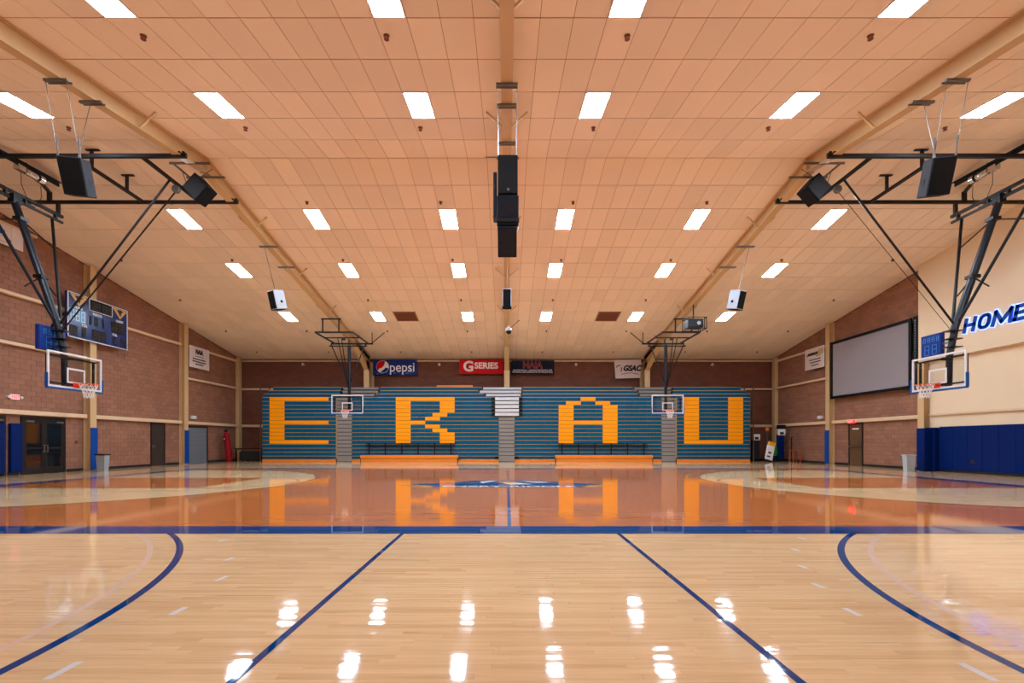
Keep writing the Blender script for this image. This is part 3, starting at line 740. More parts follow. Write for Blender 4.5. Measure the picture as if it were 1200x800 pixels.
for i in range(5):
    zt = 4.15-i*RH*.985
    MB().bbox(wx(580.2), wx(608), YBL-.16, YBL-.03, zt-.225, zt-.03, .01).build('landing_step', 'step_light', ac)
    for xa, xb in ((576.3, 580), (608.2, 612)): MB().bbox(wx(xa), wx(xb), YBL-.15, YBL-.03, zt-.2, zt-.045, .01).build('end_cap', 'black', ac)
for xa, xb in ((580, 584.6), (603, 607.5)): MB().bbox(wx(xa), wx(xb), YBL-.1, YBL-.03, .2, .34, .01).build('end_cap', 'black', ac)
o = MB().bbox((512-CX)*31.1/F, (554-CX)*31.1/F, 31.0, 31.2, 4.901, 5.03, .01).build('wooden_plank', 'kick_orange'); tag(o, 'orange wooden plank lying on top of the R bleachers', 'plank')
for s, n_ in ((-1, 'left'), (1, 'right')):
    g_ = thing('end_rail', f'thin tan guard rail at the {n_} end of the bleachers', 'railing', (s*15.85, 30.3, 0))
    xx = s*15.84
    for yy in (30.05, 31.2): MB().bar((xx, yy, 0), (xx, yy, 4.9), .05, .05).build('post', 'rail_brown', g_)
    MB().bar((xx, 30.05, 4.9), (xx, 31.2, 4.9), .04, .04).build('rail', 'rail_brown', g_)

# ------------------------------------------------------------------ basketball backstops
def net(q, c, R=.225):
    n = 12; lv = [(R, 0), (R*.86, -.1), (R*.68, -.2), (R*.56, -.3), (R*.55, -.42)]
    for i in range(n):
        for k in range(len(lv)-1):
            for d in (-.5, .5):
                a = 2*math.pi*(i+(.5 if k % 2 else 0))/n; b_ = a+2*math.pi*d/n
                q.tube(c+Vector((lv[k][0]*math.cos(a), lv[k][0]*math.sin(a), lv[k][1])), c+Vector((lv[k+1][0]*math.cos(b_), lv[k+1][0]*math.sin(b_), lv[k+1][1])), .007, 4)
def board(root, T):
    """local frame: x along the board, -y towards the court, z up (z=0 floor); front face at y=0"""
    z0, z1, hw = 2.90, 3.97, .915
    MB(T).box(-hw+.03, hw-.03, .012, .024, z0+.03, z1-.03).build('glass_board', 'glass', root)
    q = MB(T); f = .055
    for a in ((-hw, hw, z0, z0+f), (-hw, hw, z1-f, z1), (-hw, -hw+f, z0+f, z1-f), (hw-f, hw, z0+f, z1-f)): q.box(a[0], a[1], 0, .035, a[2], a[3])
    q.build('board_frame', 'frame_white', root)
    q = MB(T); 
    for a in ((-.305, .305, 3.07, 3.12), (-.305, .305, 3.48, 3.53), (-.305, -.255, 3.12, 3.48), (.255, .305, 3.12, 3.48)): q.box(a[0], a[1], .004, .010, a[2], a[3])
    q.build('target_square', 'frame_white', root)
    q = MB(T); q.bbox(-hw-.03, hw+.03, -.03, .06, z0-.06, z0-.002, .012)
    for s in (-1, 1): a, b_ = sorted((s*(hw+.002), s*(hw+.045))); q.bbox(a, b_, -.03, .06, z0-.02, z0+.40, .012)
    q.build('edge_padding', 'hoop_blue', root)
    q = MB(T)
    for z in (z0+.14, z1-.12): q.bar((-hw+.12, .16, z), (hw-.12, .16, z), .05, .05)
    for s in (-1, 1): q.bar((s*(hw-.14), .16, z0+.14), (s*(hw-.14), .16, z1-.12), .05, .05)
    for s in (-1, 1):
        for z in (z0+.14, z1-.12): q.bar((s*(hw-.14), .04, z), (s*(hw-.14), .16, z), .04, .04)
    q.build('support_frame', 'black_steel', root)
    q = MB(T); c = Vector((0, -.38, 3.048)); q.torus(c, .232, .011); q.box(-.11, .11, -.03, -.0, 2.95, 3.10); q.box(-.09, .09, -.16, -.03, 3.02, 3.055)
    rim = q.build('rim', 'hoop_orange', root, smooth=True)
    q = MB(T); net(q, c+Vector((0, 0, -.01))); q.build('net', 'net_white', rim, kind='stuff')
for cx_, s, lab in ((-9.17, -1, 'small far basketball backstop in front of the steps between E and R'), (9.24, 1, 'small far basketball backstop in front of the steps between A and U')):
    Yb = 26.86
    r = thing('basketball_backstop', lab, 'basketball hoop', (cx_, Yb, 2.9), 'ceiling-hung basketball backstops')
    board(r, Matrix.Translation((cx_, Yb, 0)))
    xm = cx_; ym = 27.2
    MB().tube((xm, ym, 3.0), (xm, ym, 6.9), .085, 12).build('mast', 'slate', r)
    q = MB(); q.bar((xm, Yb+.16, 3.04), (xm, ym, 3.04), .08, .08).bar((xm, Yb+.16, 3.85), (xm, ym, 3.85), .08, .08); q.build('bracket', 'black_steel', r)
    xo = cx_+s*.1; l, rr = xo-1.0, xo+1.0; zf = 7.14
    q = MB()
    q.bar((l-.02, 25.06, zf), (rr+.02, 25.06, zf), .08, .08); q.bar((l-.25, 28.0, zf), (rr+.25, 28.0, zf), .08, .08)
    q.bar((l, 25.06, zf), (l, 28.0, zf), .07, .07); q.bar((rr, 25.06, zf), (rr, 28.0, zf), .07, .07); q.bar((l, 26.3, zf-.02), (rr, 26.3, zf-.02), .06, .06)
    q.build('overhead_frame', 'black_steel', r)
    q = MB(); q.tube((l-.1, 27.3, 6.86), (rr+.1, 27.3, 6.86), .035); q.bar((l, 27.3, 6.86), (l, 27.5, zf), .05, .05); q.bar((rr, 27.3, 6.86), (rr, 27.5, zf), .05, .05); q.build('pivot_pipe', 'black_steel', r)
    for e in (l+.05, rr-.05): MB().tube((e, 27.3, 6.86), (xm+(.08 if e > xm else -.08), ym, 4.75), .03, 8).build('side_strut', 'black_steel', r)
    for dx, dz in ((-s*.0-.35, 0), (-s*0-.13, .1)): MB().tube((xm-s*dx if s > 0 else xm+dx, 26.3, zf), (xm, ym-.08, 4.2), .024, 6).build('forward_brace', 'black_steel', r)
    q = MB(); bx = -9.45 if s < 0 else 9.45; zb = zc(25.06)-.44
    q.bar((bx-.5, 25.06, zb-.05), (bx+.55, 25.06, zb-.05), .08, .06); q.bar((bx-.42, 25.06, zb-.05), (bx-.42, 25.06, zf), .06, .06); q.bar((bx+.45, 25.06, zb-.05), (bx+.45, 25.06, zf), .06, .06)
    zb = zc(28.0)-.44; q.bar((bx, 28, zb), (bx, 28.0, zf), .06, .06)
    e = rr+.2 if s < 0 else l-.2
    q.bar((e, 28.0, zf), (e, 28.0, zc(28)-.03), .04, .04); q.bar((e, 28.0, zf+.05), (e-s*.75, 28.0, zc(28)-.03), .04, .04)
    q.build('ceiling_hanger', 'black_steel', r)
    MB().lathe([(.09, -.06), (.09, .06)], (xm, 26.3, zf-.09), 10).build('winch', 'black_steel', r)

def near_backstop(s):
    n_ = 'left' if s < 0 else 'right'
    r = thing('basketball_backstop', f'large black basketball backstop hanging at the {n_} side of the court, seen at an angle', 'basketball hoop', (s*13.44, 14.6, 2.9), 'ceiling-hung basketball backstops')
    # local -y (court side) -> towards centre
    T = Matrix.Translation((s*13.42, 14.58, 0)) @ Matrix.Rotation(math.radians(90 if s < 0 else -90), 4, 'Z')
    # local (x,y) -> for left: rot +90: x->+Y, y->-X : -y -> +X  (towards the court)
    board(r, T)
    ym = 14.58; top, kink, bot = (s*15.35, ym, 8.75), (s*13.96, ym, 4.8), (s*13.78, ym, 3.0)
    q = MB(); q.tube(top, kink, .10, 14); q.build('mast', 'slate', r)
    q = MB(); q.tube((s*13.99, ym, 4.9), (s*13.8, ym, 3.95), .095, 12, .09).tube((s*13.8, ym, 3.98), bot, .085, 12)
    for z in (4.2, 4.45, 4.7): q.box(*sorted((s*13.7, s*14.1)), ym-.13, ym+.13, z, z+.03)
    q.build('lower_mast', 'slate', r)
    q = MB()
    for z in (3.04, 3.85): q.bar((s*13.58, ym, z), (s*13.8, ym, z), .09, .09)
    q.build('bracket', 'black_steel', r)
    # struts of the V
    zt = 8.9
    for dy in (-1.15, 1.2):
        MB().tube((s*15.35, ym+dy, zt-.1), (s*14.02, ym+(.12 if dy > 0 else -.12), 5.05), .042, 8).build('side_strut', 'black_steel', r)
    for zz in (8.2, 6.4):
        q = MB(); xx = s*(13.96+(15.35-13.96)*(zz-4.8)/3.95)
        f = (zz-5.05)/(zt-5.15)
        for dy in (-1.15, 1.2):
            q.tube((xx, ym, zz), (xx, ym+(dy*f+(.12 if dy > 0 else -.12)*(1-f)), zz-.45), .022, 6)
        q.box(*sorted((xx-.13, xx+.13)), ym-.13, ym+.13, zz-.05, zz+.05)
        q.build('cross_tie', 'black_steel', r)
    # forward brace and hoist cable to the cross pipe
    MB().tube((s*10.5, ym, 9.44), (s*14.0, ym-.0, 4.85), .032, 8).build('forward_brace', 'black_steel', r)
    MB().tube((s*10.45, ym+.28, 9.3), (s*13.95, ym+.1, 4.75), .022 if s < 0 else .009, 6).build('hoist_brace', 'black_steel', r)
    q = MB(); q.tube((s*10.5, ym+.22, 9.28), (s*10.5, ym+.32, 9.28), .12, 14); q.build('pulley', 'galv', r)
    # overhead frame
    zf = 9.46
    for yy in (13.42, 16.0):
        q = MB(); q.bar((s*9.2, yy, zf), (s*18.35, yy, zf), .09, .10)
        for k in range(3): q.box(*sorted((s*(9.22+k*.12), s*(9.28+k*.12))), yy-.07, yy+.07, zf+.02, zf+.10)
        q.build('long_pipe', 'black_steel', r)
    for xx in (10.5, 12.43): MB().bar((s*xx, 13.42, zf), (s*xx, 16.0, zf), .08, .09).build('cross_pipe', 'black_steel', r)
    for yy in (14.0, 15.3):
        zz = zc(yy)-.012; q = MB(); q.bar((s*12.43, yy, zf), (s*12.43, yy, zz-.02), .08, .06); q.box(*sorted((s*12.2, s*12.6)), yy-.04, yy+.04, zz-.03, zz); q.build('ceiling_hanger', 'black_steel', r)
    q = MB(); zz = zc(16)-.03
    q.bar((s*15.65, 16.0, zf), (s*15.65, 16.0, zz-.03), .11, .09)
    q.bar((s*15.65, 16.0, zz-.06), (s*14.85, 14.4, zz-.02), .09, .07)
    q.build('ceiling_hanger', 'black_steel', r)
    q = MB(); q.bar((s*14.85, 12.6, zc(12.6)-.05), (s*14.85, 15.5, zc(15.5)+.01-.14), .20, .03).bar((s*14.85, 12.6, zc(12.6)-.10), (s*14.85, 15.5, zc(15.5)-.20), .03, .12); q.build('hanger_beam', 'black_steel', r)
    # pivot truss along the court side
    q = MB()
    q.bar((s*15.35, 12.9, 9.02), (s*15.35, 16.15, 9.02), .09, .09); q.bar((s*15.35, 12.9, 8.82), (s*15.35, 16.15, 8.82), .07, .07); q.bar((s*15.75, 12.9, 9.05), (s*15.75, 15.6, 9.05), .06, .06)
    for yy in (13.3, 14.3, 14.9, 15.9): q.bar((s*15.35, yy, 8.82), (s*15.35, yy, 9.02), .10, .06)
    for yy in (13.42, 16.0): q.bar((s*15.35, yy, 9.02), (s*15.35, yy, zf), .10, .08)
    q.box(*sorted((s*15.25, s*15.45)), ym-.12, ym+.12, 8.68, 8.95)
    q.build('pivot_truss', 'black_steel', r)
    q = MB(); c = Vector((s*14.75, 14.3, 9.55)); q.tube(c, c+Vector((0, .35, 0)), .10, 12).tube(c+Vector((0, .4, 0)), c+Vector((0, .55, 0)), .13, 12).box(*sorted((c.x-.08, c.x+.08)), c.y-.25, c.y-.02, c.z-.08, c.z+.08); q.build('winch', 'chrome', r, smooth=True)
    q = MB(); c = c+Vector((0, -.1, -.1)); q.path([c, c+Vector((0, .0, -.35)), c+Vector((0, .2, -.75)), c+Vector((0, .45, -.8)), c+Vector((0, .62, -.45)), c+Vector((0, .6, -.1))], .009); q.build('winch_cable', 'black', r)
near_backstop(-1); near_backstop(1)
# shot clocks
for s, ya, yb_, n_ in ((-1, 14.12, 14.98, 'left'), (1, 15.22, 15.95, 'right')):
    o = thing('shot_clock', f'square blue shot clock box above the {n_} near backboard', 'shot clock', (s*14.2, (ya+yb_)/2, 4.08))
    a, b_ = sorted((s*14.12, s*14.26)); MB().bbox(a, b_, ya, yb_, 4.08, 4.83, .012).build('case', 'sign_navy', o)
    ex = (0, 1, 0) if s < 0 else (0, -1, 0); yc = (ya+yb_)/2
    seg = lambda q, y0, z0, w_, h_: [q.box(*sorted((s*14.112, s*14.119)), y0+a_, y0+b2, z0+c_, z0+d_) for a_, b2, c_, d_ in ((0, w_, 0, .012), (0, w_, h_/2, h_/2+.012), (0, w_, h_-.012, h_), (0, .012, 0, h_), (w_-.012, w_, 0, h_))]
    q = MB(); seg(q, yc-.22, 4.16, .16, .32); seg(q, yc+.05, 4.16, .16, .32); q.build('large_digits', 'segment', o)
    q = MB()
    for k in range(4): seg(q, yc-.30+k*.16, 4.58, .09, .15)
    q.build('small_digits', 'segment', o)
    if s < 0: MB().bar((s*14.2, 14.58, 4.83), (s*14.12, 14.58, 4.95), .05, .05).build('mounting', 'black_steel', o)
    else: MB().bar((14.19, 15.22, 4.45), (14.1, 14.72, 4.45), .05, .05).bar((14.19, 15.22, 4.3), (14.1, 14.72, 4.3), .04, .04).build('mounting', 'steel', o)

# ------------------------------------------------------------------ speakers
def clamp(q, x, y, w_=.5):
    z = zc(y)-.44
    q.bar((x-w_/2, y, z-.03), (x+w_/2, y, z-.03), .06, .045); q.bar((x-w_/2, y+.1, z-.02), (x+w_/2, y+.1, z-.02), .03, .03)
def spk(T, w_, h_, d_, root, body='speaker_black', front='black', side=None):
    MB(T).bbox(-w_/2, w_/2, -d_/2, d_/2, -h_/2, h_/2, .015).build('cabinet', body, root)
    q = MB(T).box(-w_/2+.03, w_/2-.03, -d_/2-.012, -d_/2+.001, -h_/2+.03, h_/2-.03); q.build('grille', front, root)
for s, n_ in ((-1, 'left'), (1, 'right')):
    c = Vector((s*9.42, 10.25, 7.05))
    o = thing('hanging_speaker', f'large black loudspeaker tilted down on cables under the {n_} roof beam, nearest of its side', 'speaker', c, 'loudspeakers hung from the roof beams')
    T = Matrix.Translation(c) @ Matrix.Rotation(math.radians(-s*13), 4, 'Z') @ Matrix.Rotation(math.radians(20), 4, 'X')
    spk(T, .45, .75, .36, o, 'speaker_grey')
    x0, x1 = sorted((-s*.230, -s*.224)); MB(T).box(x0, x1, -.02, .07, -.16, -.02).build('jack_plate', 'black', o)
    q = MB(); 
    for yy, offs in ((9.8, (-.22, .22)), (10.62, (0,))):
        clamp(q, s*9.45, yy)
        for of in offs: q.tube((s*9.45+of, yy, zc(yy)-.47), T @ Vector((of*.9, -.14 if yy < 10 else .15, .37)), .007, 5)
    q.build('hanging_cable', 'galv', o)
    for of in (-.2, .2): p0 = T @ Vector((of, -.14, .37)); MB().tube(p0, p0+Vector((0, -.03, .42)), .02, 8).build('turnbuckle', 'steel', o)
    c = Vector((s*9.45+s*(-.02), 14.35, 9.0)); c.x = s*9.42
    o = thing('hanging_speaker', f'black loudspeaker turned on its corner like a diamond below the {n_} roof beam', 'speaker', c, 'loudspeakers hung from the roof beams')
    T = Matrix.Translation(c+Vector((0, 0, -.02))) @ Matrix.Rotation(math.radians(-s*-8), 4, 'Z') @ Matrix.Rotation(math.radians(-s*-43), 4, 'Y')
    spk(T, .58, .66, .42, o)
    q = MB()
    for yy in (14.0, 14.75): q.bar((s*8.9, yy, 9.60), (s*10.1, yy, 9.60), .05, .05)
    q.bar((s*10.0, 14.0, 9.6), (s*10.0, 14.75, 9.6), .04, .04)
    q.tube((s*9.95, 14.3, 9.6), T @ Vector((-.29, 0, .2) if s < 0 else (.29, 0, .2)), .012, 5); q.tube((s*9.0, 14.3, 9.6), T @ Vector((.1, 0, .33) if s < 0 else (-.1, 0, .33)), .012, 5)
    q.build('mounting_frame', 'galv', o)
    c = Vector((s*9.38, 19.1, 7.05))
    o = thing('hanging_speaker', f'small silver-sided loudspeaker hanging far down on a cable under the {n_} roof beam', 'speaker', c, 'loudspeakers hung from the roof beams')
    T = Matrix.Translation(c) @ Matrix.Rotation(math.radians(s*30), 4, 'Z') @ Matrix.Rotation(math.radians(14), 4, 'X')
    spk(T, .44, .74, .46, o, 'speaker_silver', 'speaker_black')
    MB(T).box(-.225, .225, -.22, .235, -.385, -.368).build('base_panel', 'speaker_black', o)
    x0 = -s*.232; MB(T).tube((x0, .02, -.08), (x0-(-s)*.004*-1, .02, -.08), .06, 12).build('handle_recess', 'black', o)
    q = MB(); clamp(q, s*9.45, 18.5, .7); clamp(q, s*9.45, 20.0, .7); q.tube((s*9.6, 18.5, zc(18.5)-.45), T @ Vector((0, 0, .37)), .012, 5); q.build('hanging_cable', 'galv', o)
# centre cluster
o = thing('speaker_cluster', 'tall black cluster of stacked loudspeakers under the centre roof beam', 'speaker', (.02, 11, 5.7), 'loudspeakers hung from the roof beams')
spk(Matrix.Translation((.02, 11.0, 7.42)) @ Matrix.Rotation(math.radians(4), 4, 'X'), .46, .88, .5, o)
spk(Matrix.Translation((.02, 10.98, 6.62)) @ Matrix.Rotation(math.radians(14), 4, 'X'), .50, .66, .5, o, 'slate', 'slate')
spk(Matrix.Translation((.01, 11.05, 5.98)) @ Matrix.Rotation(math.radians(24), 4, 'X'), .44, .66, .45, o, 'slate', 'slate')
MB().bbox(-.32, -.235, 10.9, 11.2, 6.5, 7.55, .01).build('amplifier', 'slate', o)
MB().bbox(-.24, .28, 10.66, 10.72, 6.27, 6.36, .01).build('joint_bracket', 'black', o)
MB().tube((.03, 10.72, 7.05), (.03, 10.755, 7.05), .03, 12).build('badge', 'steel', o)
for yy in (9.95, 10.75, 12.6): q = MB(); clamp(q, 0, yy, .46); q.build('beam_clamp', 'galv', o)
q = MB()
for x in (-.2, .22): q.tube((x, 9.95, zc(9.95)-.47), (x, 10.75, zc(10.75)-.47), .008, 5).tube((x, 10.75, zc(10.75)-.47), (x, 10.95, 7.86), .012, 6)
q.build('hanging_cable', 'steel', o)
MB().bar((-.24, 10.95, 7.9), (.28, 10.95, 7.9), .06, .03).bar((-.5, 10.95, 7.92), (-.2, 10.95, 7.92), .02, .02).build('rigging_bar', 'galv', o)
o = thing('hanging_speaker', 'small black loudspeaker with pale sides under the far part of the centre beam', 'speaker', (0, 19.1, 7.05), 'loudspeakers hung from the roof beams')
T = Matrix.Translation((0, 19.1, 7.1)) @ Matrix.Rotation(math.radians(12), 4, 'X')
spk(T, .36, .78, .4, o, 'speaker_silver', 'speaker_black'); MB(T).box(-.19, .19, -.22, .21, -.40, -.30).build('base_panel', 'speaker_black', o)
q = MB(); clamp(q, 0, 18.6, .4); clamp(q, 0, 17.0, .4); q.tube((0, 18.6, zc(18.6)-.45), (0, 19.05, 7.48), .01, 5); q.build('hanging_cable', 'galv', o)
# dome camera
o = thing('dome_camera', 'white security camera with black dome under the centre beam', 'camera', (.1, 26.0, 7.5))
z = zc(26)-.44
MB().tube((.1, 26, z), (.1, 26, z-.12), .05).lathe([(.05, 0), (.16, -.06), (.17, -.2)], (.1, 26, z-.1), 16).build('housing', 'white', o, True)
MB().lathe([(.15, 0), (.14, -.1), (.08, -.17), (.01, -.19)], (.1, 26, z-.3), 16).build('dome', 'black', o, True)
MB().bar((.2, 26, z-.15), (.7, 26, z+.3), .03, .03).build('arm', 'rust', o)
# projector
c = Vector((9.42, 23.5, 7.17))
o = thing('caged_projector', 'black projector in a wire cage on a pole under the right roof beam', 'projector', c)
MB().bbox(c.x-.40, c.x+.34, c.y-.3, c.y+.3, c.z-.2, c.z+.22, .02).build('body', 'slate', o)
q = MB(); a, b_, e, f2, g_, h_ = c.x-.46, c.x+.46, c.y-.36, c.y+.36, c.z-.27, c.z+.27
for y_ in (e, f2):
    for z_ in (g_, h_): q.bar((a, y_, z_), (b_, y_, z_), .03, .03)
    for x_ in (a, c.x+.36, b_): q.bar((x_, y_, g_), (x_, y_, h_), .03, .03)
for x_ in (a, b_):
    for z_ in (g_, h_): q.bar((x_, e, z_), (x_, f2, z_), .03, .03)
q.build('cage', 'black', o)
MB().tube((c.x-.05, c.y, c.z+.22), (c.x-.05, c.y, zc(c.y)-.45), .03).build('pole', 'black', o)
MB().tube((c.x+.1, c.y-.3, c.z), (c.x+.1, c.y-.34, c.z), .09, 14).build('lens', 'steel', o)

# ------------------------------------------------------------------ scoreboard
o = thing('scoreboard', 'wide blue scoreboard with white border on the left wall', 'scoreboard', (-18.2, 20.8, 5.62))
y0, y1, z0, z1 = 19.3, 22.35, 5.63, 7.52; xf = -18.14
MB().bbox(-18.26, xf, y0, y1, z0, z1, .01).build('cabinet', 'score_blue', o)
q = MB()
for a in ((y0, y1, z0, z0+.04), (y0, y1, z1-.04, z1), (y0, y0+.04, z0, z1), (y1-.04, y1, z0, z1), (20.3, 21.5, 6.98, 7.01), (20.3, 20.33, 7.0, z1), (21.47, 21.5, 7.0, z1)): q.box(xf, xf+.015, *a)
q.build('border', 'frame_white', o)
for a in ((20.34, 21.46, 7.02, 7.46), (19.40, 19.75, 5.75, 6.15), (19.95, 20.15, 5.75, 6.15), (20.45, 21.15, 5.75, 6.2), (20.55, 20.75, 6.35, 6.75), (20.95, 21.05, 6.35, 6.75), (21.45, 22.1, 6.3, 6.8), (21.55, 21.72, 5.75, 6.1), (21.95, 22.2, 5.75, 6.1), (20.3, 20.42, 6.35, 6.75)): MB().box(xf, xf+.008, *a).build('digit_window', 'black', o)
q = MB()
def d8(y, z, w_, h_):
    for a_, b2, c_, d_ in ((0, w_, 0, .03), (0, w_, h_/2-.015, h_/2+.015), (0, w_, h_-.03, h_), (0, .03, 0, h_), (w_-.03, w_, 0, h_)): q.box(xf+.008, xf+.012, y+a_, y+b2, z+c_, z+d_)
for y_, z_, w_, h_ in ((20.42, 7.08, .18, .3), (20.66, 7.08, .18, .3), (20.98, 7.08, .18, .3), (21.2, 7.08, .18, .3), (19.43, 5.8, .12, .3), (19.6, 5.8, .12, .3), (19.98, 5.8, .13, .3), (20.5, 5.8, .16, .32), (20.72, 5.8, .16, .32), (20.95, 5.8, .16, .32), (20.58, 6.38, .13, .32), (21.5, 6.36, .15, .38), (21.7, 6.36, .15, .38), (21.9, 6.36, .15, .38), (21.58, 5.8, .11, .26), (21.98, 5.8, .13, .26)): d8(y_, z_, w_, h_)
q.build('digits', 'digit', o, kind='stuff')
for yc in (19.82, 21.92):
    q = MB(); q.prism([(-.42, 0), (.42, 0), (0, -.46)], (.01, 0, 0), (xf, yc, 7.46), (0,1,0), (0,0,1)); e = q.build('team_emblem', 'gold', o)
    q = MB(); q.prism([(-.2, -.06), (.05, -.03), (.2, -.1), (.08, -.14), (.02, -.34), (-.08, -.2)], (.005, 0, 0), (xf+.01, yc, 7.46), (0,1,0), (0,0,1)); q.build('bird_mark', 'ink', e)
q = MB(); q.box(xf, xf+.01, 19.36, 20.15, 6.32, 6.86); q.build('glare_panel', 'score_glare', o)  # bright reflection on the left digit window, painted as a pale panel
q = MB()
for k in range(3): 
    y_ = 19.42+k*.25
    for a_, b2, c_, d_ in ((0, .17, 0, .03), (0, .17, .2, .23), (0, .17, .41, .44), (0, .03, 0, .44), (.14, .17, 0, .44)): q.box(xf+.01, xf+.016, y_+a_, y_+b2, 6.37+c_, 6.37+d_)
q.build('score_digits', 'frame_white', o)
for s_, y_, z_, sz in (('HOME', 19.8, 6.92, .14), ('GUEST', 21.9, 6.88, .14), ('PERIOD', 20.72, 6.86, .14), ('TOL', 20.08, 6.24, .15), ('TOL', 21.62, 6.2, .15)):
    txt(s_, sz, .002, .003, 0, 'white', (xf+.006, y_, z_), (0,1,0), (0,0,1), 'lettering', o)
MB().box(-18.28, -18.26, 19.5, 22.1, 5.8, 7.3).build('backing', 'black', o)
q = MB()
for y_ in (19.6, 22.0): q.bar((-18.27, y_, 6.6), (-18.61, y_, 6.6), .06, .06)
q.build('wall_bracket', 'black_steel', o)

# projection screen
o = thing('projection_screen', 'large grey projection screen in a black frame on the right wall', 'screen', (18.3, 23.7, 3.68))
y0, y1, z0, z1 = 21.12, 26.38, 3.68, 6.86; f = .14
q = MB()
for a in ((y0, y1, z0, z0+f), (y0, y1, z1-f, z1), (y0, y0+f, z0+f, z1-f), (y1-f, y1, z0+f, z1-f)): q.bbox(18.24, 18.32, *a, .01)
q.build('frame', 'black', o)
MB().box(18.29, 18.31, y0+f, y1-f, z0+f, z1-f).build('screen_surface', 'screen', o)
q = MB()
for y_ in (21.6, 25.8): q.bar((18.32, y_, 6.6), (18.6, y_, 6.6), .06, .06).bar((18.32, y_, 4.0), (18.6, y_, 4.0), .06, .06)
q.build('wall_bracket', 'black_steel', o)
o = thing('screen_housing', 'narrow black panel between the projection screen and the cream column', 'panel', (18.35, 20.98, 3.6))
MB().bbox(18.30, 18.40, 20.86, 21.08, 3.7, 6.9, .01).build('case', 'black', o); 
q = MB()
for k in range(26): q.tube((18.295, 20.97, 3.8+k*.115), (18.295, 20.97, 3.86+k*.115), .012, 5)
q.build('pull_chain', 'steel', o)

# ------------------------------------------------------------------ HOME lettering on the tan wall
o = thing('wall_lettering', 'large slanted blue letters HOME with pale glowing edge on the tan wall', 'sign', (18.2, 17.4, 5.55))
GL = {'H': (.48, [[(0,0),(0,1)], [(1,0),(1,1)], [(0,.5),(1,.5)]]),
      'O': (.48, [[(.5+.5*math.copysign(abs(math.cos(a))**.7, math.cos(a)), .5+.5*math.copysign(abs(math.sin(a))**.8, math.sin(a))) for a in [2*math.pi*k/20 for k in range(21)]]]),
      'M': (.74, [[(0,0),(.06,1)], [(.06,1),(.5,.15)], [(.5,.15),(.94,1)], [(.94,1),(1,0)]]),
      'E': (.45, [[(0,0),(0,1)], [(0,0),(1,0)], [(0,.5),(.9,.5)], [(0,1),(1,1)]])}
for ch, yc_ in (('H', 18.42), ('O', 17.85), ('M', 17.20), ('E', 16.58)):
    wd, st = GL[ch]; hh = .58
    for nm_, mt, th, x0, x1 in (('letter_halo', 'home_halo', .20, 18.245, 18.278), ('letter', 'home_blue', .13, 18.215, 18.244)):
        q = MB()
        def pt(u, v, e=0):
            lo = .065; a = lo+(wd-2*lo)*u; b_ = lo+(hh-2*lo)*v
            return Vector(((x0+x1)/2, yc_+wd/2-a-.22*(b_-hh/2), 5.58+b_))
        for ln in st:
            for (u0, v0), (u1, v1) in zip(ln, ln[1:]):
                p_, r_ = pt(u0, v0), pt(u1, v1); d_ = (r_-p_).normalized()*th*(.5 if len(ln) == 2 else .16)
                q.bar(p_-d_, r_+d_, x1-x0, th, d_.cross(Vector((1, 0, 0))))
        q.build(nm_, mt, o)

# ------------------------------------------------------------------ signs and banners
def words(root, mat, org, ex, ey, lines, h=.05, th=.004):
    q = MB(); ex, ey, og = Vector(ex), Vector(ey), Vector(org); n = ex.cross(ey)
    for (u0, u1, v) in lines:
        u = u0
        while u < u1-.02:
            w_ = min(random.uniform(.03, .07)*h/.05, u1-u); q.prism([(u, v), (u+w_, v), (u+w_, v+h), (u, v+h)], n*th, og, ex, ey); u += w_+.012*h/.05
    q.build('small_print', mat, root, kind='stuff')
def sign(name, label, cat, px0, px1, py0, py1, Y, mat, th=.03):
    a, b_ = P(px0, py0, Y), P(px1, py1, Y); o = thing(name, label, cat, ((a.x+b_.x)/2, Y, b_.z))
    MB().bbox(a.x, b_.x, Y, Y+th, b_.z, a.z, .006).build('panel', mat, o); return o, a, b_
YS = 32.38
o, a, b_ = sign('wall_sign', 'blue soft drink banner with round red and white emblem, high on the back wall', 'sign', 437, 488.5, 421.5, 439.2, YS, 'sign_navy')
c = P(448.3, 429.6, YS); R = .44
MB().prism([(R*math.cos(t_*math.pi/18), R*math.sin(t_*math.pi/18)) for t_ in range(36)], (0, -.008, 0), c).build('emblem_disc', 'sign_white', o)
def arcp(a0, a1, r): return [(r*math.cos(math.radians(a0+(a1-a0)*k/14)), r*math.sin(math.radians(a0+(a1-a0)*k/14))) for k in range(15)]
MB().prism(arcp(62, 222, R*.96)+[(-.25, -.14), (-.02, -.05), (.12, .12), (.16, .28)], (0, -.006, 0), c-Vector((0, .008, 0))).build('emblem_red', 'sign_red', o)
MB().prism(arcp(250, 345, R*.96)+[(.22, -.06), (.05, -.22)], (0, -.006, 0), c-Vector((0, .008, 0))).build('emblem_blue', 'sign_navy', o)
p_ = P(471.3, 429.5, YS); txt('pepsi', .92, .006, .006, 0, 'sign_white', (p_.x, YS-.006, p_.z-.06), (1,0,0), (0,0,1), 'lettering', o, sx=.93)
q = MB(); 
for k in range(9): pp = P(441+k*5, 438, YS); q.box(pp.x, pp.x+.16, YS-.004, YS, pp.z-.02+.06*(k % 3), pp.z+.03+.06*(k % 3))
q.build('droplets', 'segment', o)
o, a, b_ = sign('wall_sign', 'red banner with white G SERIES lettering left of the centre column', 'sign', 538.3, 590, 421.3, 438, YS, 'sign_red')
p_ = P(549, 429.6, YS); txt('G', .98, .006, .035, 0, 'sign_white', (p_.x, YS-.006, p_.z), (1,0,0), (0,0,1), 'lettering', o)
p_ = P(569.5, 428.6, YS); txt('SERIES', .58, .006, .02, 0, 'sign_white', (p_.x+.02, YS-.006, p_.z), (1,0,0), (0,0,1), 'lettering', o, sx=1.02)
